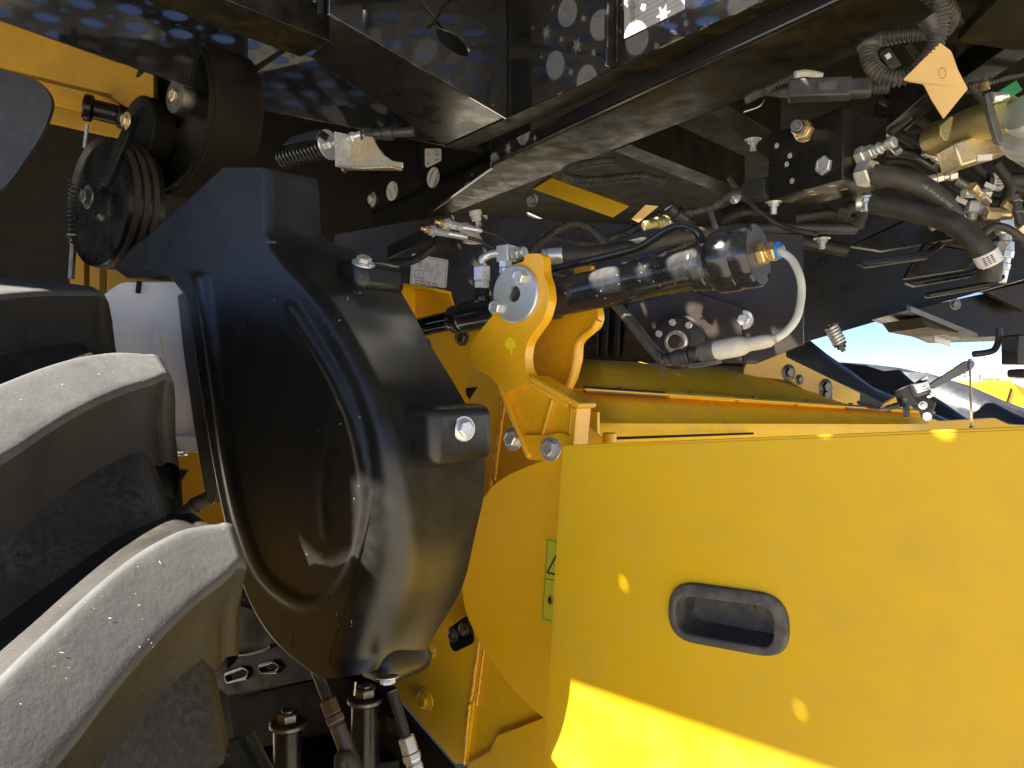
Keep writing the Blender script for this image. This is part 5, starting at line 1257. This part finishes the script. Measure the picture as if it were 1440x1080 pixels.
# ================================================================== axle frame, studs and lines below the shield
ax = thing('axle_frame', 'dark dusty axle frame with slotted plates below the shield', 'axle frame', P(450, 1080, 1.5))
afn = PN(P(400, 900, 1.60), M)
sl1 = rc([(318, 948), (345, 938), (352, 942), (350, 952), (322, 960)], 4); sl2 = rc([(366, 936), (388, 929), (396, 936), (392, 944), (370, 946)], 4)
plate('slotted_plate', [(300, 840), (430, 880), (470, 930), (466, 950), (320, 978), (300, 960)], afn, M * .01, 'frame_dark', ax, holes=[sl1, sl2], bevel=.003)
plate('back_plate', [(250, 800), (500, 860), (540, 968), (636, 1082), (636, 1160), (250, 1160)], PN(P(400, 900, 1.75), M), M * .01, 'underside_dark', ax)
for sl_ in (sl1, sl2):
    pth_ = [afn(*p) - M * .002 for p in sl_]; MB().tube(pth_ + pth_[:1], .0045, 8).build('slot_rim', 'black_gloss', ax, smooth=60)
MB().lathe([(0, 0), (.012, 0), (.012, .001)], afn(331, 884) - M * .0005, -M, 16).build('hole', 'black_hole', ax)
tube('groove_wire', [afn(318, 918) - M * .004, afn(345, 920) - M * .004, afn(372, 914) - M * .004, afn(384, 908) - M * .004], .004, 'black_paint', ax)
plate('ledge', [(320, 1060), (560, 1010), (600, 1045), (600, 1060), (345, 1110)], lambda x, y: onz(x, y, .66), V((0, 0, -.05)), 'frame_dark', ax, bevel=.004)
plate('cross_bar', [(320, 985), (470, 950), (540, 972), (555, 1010), (330, 1065)], PN(P(400, 1000, 1.62), M), M * .03, 'underside_dark', ax, bevel=.004)
for i, (x, y, lab) in enumerate(((405, 1030, 'left rubber mount stud with a shiny hex nut under the shield'), (514, 995, 'right rubber mount stud with a dull hex nut under the shield'))):
    s_ = thing('mount_stud', lab, 'mount stud', P(x, y + 40, 1.42), 'mount studs')
    c = P(x, y - 8, 1.42)
    MB().stk(c - Z * .12, Z, [('c', .027, .12)]).build('bush', 'black_paint', s_, smooth=35)
    MB().stk(c, Z, [('c', .034, .0095)]).build('washer', 'dark_steel', s_, smooth=35)
    MB().stk(c + Z * .0095, Z, [('h', .020, .018), ('c', .012, .005)]).build('nut', 'dark_steel', s_, smooth=25)
def line(label, pts, hose_pts, d, nut='dark_steel'):
    t = thing('hydraulic_line', label, 'hydraulic line', P(*hose_pts[-1]), 'hydraulic lines')
    a, b = P(*pts[0]), P(*pts[1]); dv = (b - a)
    MB().tube([a, b], .0095, 16).build('steel_pipe', 'black_plastic_fine', t)
    m_ = MB(); e = m_.stack(b - dv.normalized() * .005, dv, [('h', .0155, .028), ('h', .017, .014), ('c', .0135, .004), ('c', .0145, .045)]); m_.build('nut', nut, t, smooth=25)
    tube('hose_tube', [e - dv.normalized() * .01, e + dv.normalized() * .03, P(*hose_pts[0]), P(*hose_pts[1])], .0145, 'hose_rubber', t)
line('dark pipe and hose coupling in the middle below the shield', [(444, 942, 1.36), (462, 988, 1.34)], [(482, 1065, 1.30), (488, 1140, 1.29)], 1.35)
line('pipe with a blue grey nut beside the yellow plate', [(552, 972, 1.36), (572, 1040, 1.34)], [(590, 1100, 1.31), (600, 1160, 1.30)], 1.35, 'zinc')
MB().box(P(556, 1020, 1.36), L, M, Z, .018, .006, .014).build('clamp', 'black_paint', ax, bevel=.002)
wrt = thing('cable_tie_tail', 'short white cable tie end under the shield', 'cable tie', P(498, 978, 1.3))
MB().tube([P(500, 959, 1.3), P(498, 978, 1.3)], .0016, 6).build('tail', 'white_plastic', wrt)

# ================================================================== position switch with lever at the right
ps = thing('position_switch', 'black position switch bracket with grey lever arm above the door', 'switch', P(1300, 590, 1.5))
pfn = PN(P(1300, 560, 1.5), V((.1, .995, 0)))
plate('bracket', [(1257, 550), (1290, 536), (1298, 530), (1304, 545), (1310, 560), (1317, 565), (1309, 590), (1296, 588), (1290, 572), (1262, 566)], pfn, V((.01, .02, 0)), 'black_paint', ps, bevel=.002)
plate('switch_body', [(1278, 541), (1300, 534), (1305, 552), (1284, 560)], lambda x, y: pfn(x, y) - V((0, .014, 0)), V((0, .013, 0)), 'black_plastic_fine', ps, bevel=.002)
plate('label', [(1280, 542), (1299, 536), (1303, 547), (1285, 553)], lambda x, y: pfn(x, y) - V((0, .0150, 0)), V((0, .0008, 0)), 'plate_alu', ps, bevel=0)
strokes(ps, [[(1283, 546), (1285, 551)], [(1291, 545), (1295, 542)], [(1292, 548), (1300, 546)]], lambda x, y: pfn(x, y) - V((0, .0150, 0)), .0012, 'sticker_print', V((0, -.0005, 0)), name='lettering')
plate('lever_arm', rc([(1303, 542), (1356, 508), (1366, 506), (1369, 512), (1365, 519), (1310, 547)], [2, 3, 6, 5, 4, 2]), lambda x, y: pfn(x, y) - V((0, .006, 0)), V((0, .008, 0)), 'grey_arm', ps, bevel=.001)
for x, y in ((1294, 531), (1303, 555.5)):
    MB().prism([pfn(px, py) - V((0, .017, 0)) for px, py in rc([(x - 5, y + 2), (x + 4, y - 2.5), (x + 5, y + 1), (x - 4, y + 4.5)], 2)], V((0, .004, 0))).build('slot_washer', 'zinc', ps)
for x, y in ((1298, 570), (1304, 586)): bolt(ps, pfn(x, y), V((-.1, -1, 0)), .0055, 'zinc', washer=True)
MB().tube(cr([pfn(1269, 560) - V((0, .01, 0)), pfn(1270, 572) - V((0, .012, 0)), pfn(1270, 586) - V((0, .012, 0))], 5), .0065, 12).build('plug', 'black_plastic_fine', ps)
tube('lead', [pfn(1268, 568), P(1245, 574, 1.6), P(1225, 572, 1.8), P(1208, 566, 2.2)], .006, 'black_plastic_fine', ps)
lr = thing('link_rod', 'thin brass coloured link rod hanging from the grey lever', 'rod', P(1366, 601, 1.47))
MB().tube([P(1364, 515, 1.47), P(1366.5, 600, 1.45)], .0022, 10).build('rod', 'brass', lr); MB().stk(P(1364, 519, 1.47), Z, [('c', .0045, .012), ('c', .003, .008)]).build('ball_end', 'dark_steel', lr)
MB().stk(P(1366.5, 602, 1.45), Z, [('c', .0045, .004)]).build('lock_nut', 'dark_steel', lr)

# ================================================================== hanging things in the sky gap
hs = thing('hanging_spring', 'small steel spring bolt hanging against the sky', 'spring bolt', P(1180, 490, 2.0))
sa, sb = P(1168, 458, 2.0), P(1183, 487, 2.0); MB().tube([sa, sb], .010, 10).build('stem', 'dark_steel', hs)
dsp = sb - sa; xx, yy, _ = frame_of(dsp)
MB().tube([sa + dsp * (i / 96) * .85 + (xx * cos(i * .4) + yy * sin(i * .4)) * .0145 for i in range(97)], .0045, 6).build('coil', 'zinc', hs, smooth=60)
MB().stk(sb - dsp * .15, dsp, [('c', .017, .006), ('h', .012, .010), ('c', .006, .008)]).build('nut', 'dark_steel', hs, smooth=25)
cbx = thing('cab_step_frame', 'black angular step frame hanging at the right against the sky', 'step frame', P(1390, 475, 1.9))
kp = lambda x, y: P(x, y, 1.95)
plate('side_plate', [(1275, 436), (1500, 388), (1500, 470), (1368, 474)], kp, V((.05, .3, 0)), 'black_paint', cbx)
MB().prism([kp(1275, 436), kp(1368, 474), kp(1368, 474) + V((0, -.02, -.006)), kp(1275, 436) + V((0, -.02, -.006))], V((0, 0, .014))).build('lower_lip', 'dark_steel', cbx)
plate('corner_sheet', [(1386, 410), (1500, 385), (1500, 420), (1440, 438)], lambda x, y: P(x, y, 1.90), V((0, .02, 0)), 'brown_gloss', cbx)
MB().prism([kp(1294, 446), kp(1304, 460), kp(1348, 468), kp(1348, 456)], V((0, .2, 0))).build('foot_pad', 'black_plastic_fine', cbx)
bolt(cbx, kp(1343, 428), V((0, -1, 0)), .010, 'dark_steel', washer=True)
rf = thing('reflector_plate', 'small pale grey plate hanging below the step frame', 'plate', P(1325, 486, 2.1))
plate('plate_sheet', [(1314, 468), (1337, 472), (1337, 487), (1314, 480)], lambda x, y: P(x, y, 2.1), V((0, .006, 0)), 'plate_alu', rf)
hk = thing('grab_handle', 'bent black tube handle hanging in front of the sky', 'handle', P(1385, 500, 1.8))
tube('bent_tube', [P(1405, 462, 1.8), P(1404, 480, 1.8), P(1398, 492, 1.8), P(1386, 496, 1.8), P(1369, 498, 1.8)], .0075, 'black_plastic_fine', hk)
bxr = thing('black_box', 'upright black box at the right edge above the door', 'box', P(1450, 512, 1.7))
MB().box(P(1442, 492, 1.75), V((1, 0, 0)), V((0, 1, 0)), Z, .038, .03, .034).build('case', 'black_plastic_fine', bxr, bevel=.004)
MB().box(P(1452, 525, 1.75), V((1, 0, 0)), V((0, 1, 0)), Z, .042, .03, .010).build('pad', 'black_plastic_fine', bxr, bevel=.006)

# ================================================================== header snouts, far machine and yard
def snout(label, top, bot, d0, d1, thick):
    """long moulded divider: ridge line with falling sides"""
    t = thing('header_snout', label, 'header snout', P(*bot[-1], d1), 'corn header snouts')
    n = len(top); rows = []
    for i in range(n):
        f = i / (n - 1); d = d0 + (d1 - d0) * f; a = P(*top[i], d); b = P(*bot[i], d)
        back = V((.12, 1, 0)).normalized() * thick; h = (a - b)
        rows.append([b - back * .30, b + h * .45 - back * .34, b + h * .8 - back * .22, a - back * .08, a, a + back * .2 - h * .1, b + back * .5])
    m_ = len(rows[0]); vs = [p for r in rows for p in r]; fs = []
    for i in range(n - 1):
        for k in range(m_ - 1): fs.append((i * m_ + k, i * m_ + k + 1, (i + 1) * m_ + k + 1, (i + 1) * m_ + k))
    fs.append(tuple(range(m_))); fs.append(tuple((n - 1) * m_ + k for k in range(m_))[::-1])
    MB().add(vs, fs).build('moulding', 'snout_plastic', t, smooth=35)
    return t
snout('nearest black header cover rising left of the switch', [(1080, 455), (1130, 474), (1160, 498), (1186, 516), (1225, 545), (1262, 560), (1330, 590), (1400, 625)], [(1080, 560), (1130, 560), (1160, 566), (1190, 572), (1225, 580), (1262, 596), (1330, 610), (1400, 640)], 3.4, 3.6, .4)
snout('dark header snout behind the switch label', [(1180, 510), (1215, 514), (1240, 522), (1262, 520), (1290, 545), (1330, 570), (1370, 598)], [(1180, 580), (1215, 590), (1240, 596), (1262, 602), (1290, 604), (1330, 606), (1370, 612)], 4.2, 3.9, .4)
snout('long black header snout sloping down to the right', [(1250, 523), (1300, 524), (1345, 548), (1380, 560), (1420, 580), (1480, 605)], [(1250, 600), (1300, 600), (1345, 602), (1380, 606), (1420, 612), (1480, 630)], 5.0, 4.4, .4)
snout('farthest slim header snout below the yellow machine', [(1175, 509), (1210, 511), (1262, 517), (1310, 527), (1360, 542), (1406, 562), (1440, 575)], [(1175, 540), (1210, 545), (1262, 550), (1310, 556), (1360, 568), (1406, 580), (1440, 590)], 6.2, 5.6, .4)
hp_ = thing('header_trough', 'yellow header trough panel behind the door edge', 'panel', P(1340, 605, 2.6))
plate('panel_sheet', [(1228, 578), (1262, 556), (1300, 585), (1322, 592), (1400, 588), (1420, 597), (1500, 600), (1500, 640), (1228, 640)], lambda x, y: P(x, y, 2.7), V((0, .02, 0)), 'yellow_paint', hp_)
fm = thing('parked_machine', 'bright yellow machine parked in the sun at the far right', 'machine', P(1420, 620, 9.0))
MB().prism([P(x, y, 9.0) for x, y in rc([(1364, 542), (1385, 536), (1418, 535), (1440, 545), (1520, 545), (1520, 640), (1364, 640)], 3)], V((.3, 2.0, 0))).build('bonnet', 'yellow_paint', fm, bevel=.05)
MB().box(P(1416, 515, 9.2), V((1, 0, 0)), V((0, 1, 0)), Z, .11, .3, .16).build('exhaust_box', 'far_grey', fm, bevel=.02)
plate('bonnet_seam', [(1422, 546), (1424, 546), (1416, 572), (1414, 572)], lambda x, y: P(x, y, 8.98), V((0, .02, 0)), 'brown_dark', fm, bevel=0)
yd = thing('railing', 'thin steel railing on a far machine against the sky', 'railing', P(1385, 545, 16))
for pts in ([(1368, 520), (1370, 505), (1395, 502), (1398, 505), (1398, 540)], [(1343, 540), (1343, 518), (1360, 512)], [(1342, 528), (1398, 526)], [(1380, 503), (1381, 540)]):
    MB().tube([P(x, y, 16) for x, y in pts], .018, 8).build('rail', 'far_grey', yd)
yard = random.Random(11)
ORD = ['leftmost', 'second from left', 'third from left', 'fourth from left', 'fifth from left', 'sixth from left', 'seventh from left', 'eighth from left', 'ninth from left', 'tenth from left']
specs = []
for i in range(15):
    x = 1338 + 76 * yard.random() if i > 3 else 1240 + 90 * yard.random()
    y0 = 540 - yard.random() * 14 if x > 1335 else 536 - yard.random() * 4
    specs.append((x, y0, 26 + 12 * yard.random(), ['far_white', 'far_grey', 'far_white', 'far_grey', 'far_blue', 'far_white', 'far_red'][i % 7]))
cnt = {}
for x, y0, d, m_ in sorted(specs):
    k = cnt.get(m_, 0); cnt[m_] = k + 1
    cn = {'far_white': 'white', 'far_grey': 'grey', 'far_blue': 'blue', 'far_red': 'red'}[m_]
    t = thing('yard_machine', 'small ' + cn + ' equipment far off in the yard, ' + ORD[k] + ' of the ' + cn + ' ones', 'equipment', P(x, y0 + 8, d), 'distant yard equipment')
    w_ = yard.uniform(.10, .35); h_ = yard.uniform(.06, .22)
    mm_ = MB(); mm_.box(P(x, y0, d), V((1, 0, 0)), V((0, 1, 0)), Z, w_, .3, h_); mm_.build('body', m_, t, bevel=.02)
    MB().box(P(x, y0, d) + V((w_ * .3, 0, h_ * 1.38)), V((1, 0, 0)), V((0, 1, 0)), Z, w_ * .4, .2, h_ * .4).build('cab', m_, t, bevel=.02)
    MB().box(P(x, y0, d) + V((-w_ * .6, 0, h_ * 1.6)), V((1, 0, 0)), V((0, 1, 0)), Z, .02, .02, h_ * .6).build('mast', 'far_grey', t)
silo = thing('domed_tank', 'small pale domed tank on the horizon behind the snouts', 'tank', P(1293, 545, 40))
MB().lathe([(.55, 0), (.6, .4), (.6, 1.1), (.45, 1.3), (0, 1.35)], P(1293, 552, 40), Z, 24).build('dome', 'far_grey', silo)

# ================================================================== chaff: dry bits lying on the machine
ck = MB(); cr_ = random.Random(5)
def fleck(p, nrm, s):
    x, y, d = frame_of(nrm); a = cr_.random() * 6.28; x, y = x * cos(a) + y * sin(a), y * cos(a) - x * sin(a)
    l, w = s * cr_.uniform(.6, 1.6), s * cr_.uniform(.18, .4); c = p + d * .0006
    ck.add([c - x * l - y * w, c + x * l - y * w * .6, c + x * l + y * w, c - x * l + y * w + d * s * .3], [(0, 1, 2, 3)])
for i in range(46):
    t = cr_.random(); fleck(hz0 + hv * t + V((cr_.uniform(-.02, .06), cr_.uniform(-.03, .09), .012)), V((-.1, -.3, 1)), cr_.uniform(.003, .008))
for i in range(22):
    k = cr_.randint(0, 1); f = cr_.random(); i0 = cr_.choice([3, 4, 4, 5, 5, 6, 6, 7, 8, 8]); u_ = cr_.random()
    w = (UP[i0][0] * (1 - u_) + UP[i0 + 1][0] * u_); th = UP[i0][1] * (1 - u_) + UP[i0 + 1][1] * u_ - .01 - .04 * f
    q_ = tp(TH0 + k * DL + th, min(-.005, w), rtop(min(0, w)) + .0005); fleck(q_, (q_ - TC - tu * w).normalized(), cr_.uniform(.0006, .0018))
for i in range(70):
    x, y = cr_.uniform(290, 520), cr_.uniform(380, 880); fleck(onm(x, y, SHIELD_M - .001), -M, cr_.uniform(.0006, .0016))
for i in range(60):
    a = cr_.uniform(x1 + .03, x3 - .02); an = cr_.uniform(0, 6.28); rad = cx_ * cos(an) + cy_ * sin(an)
    fleck(ca + cd * a + rad * (rb + .0005), rad, cr_.uniform(.0007, .002))
tag(ck.build('chaff', 'chaff', smooth=0, solid=False), 'pale dry chaff flecks scattered over roof, tyre, shield and cylinder', 'chaff', kind='stuff')
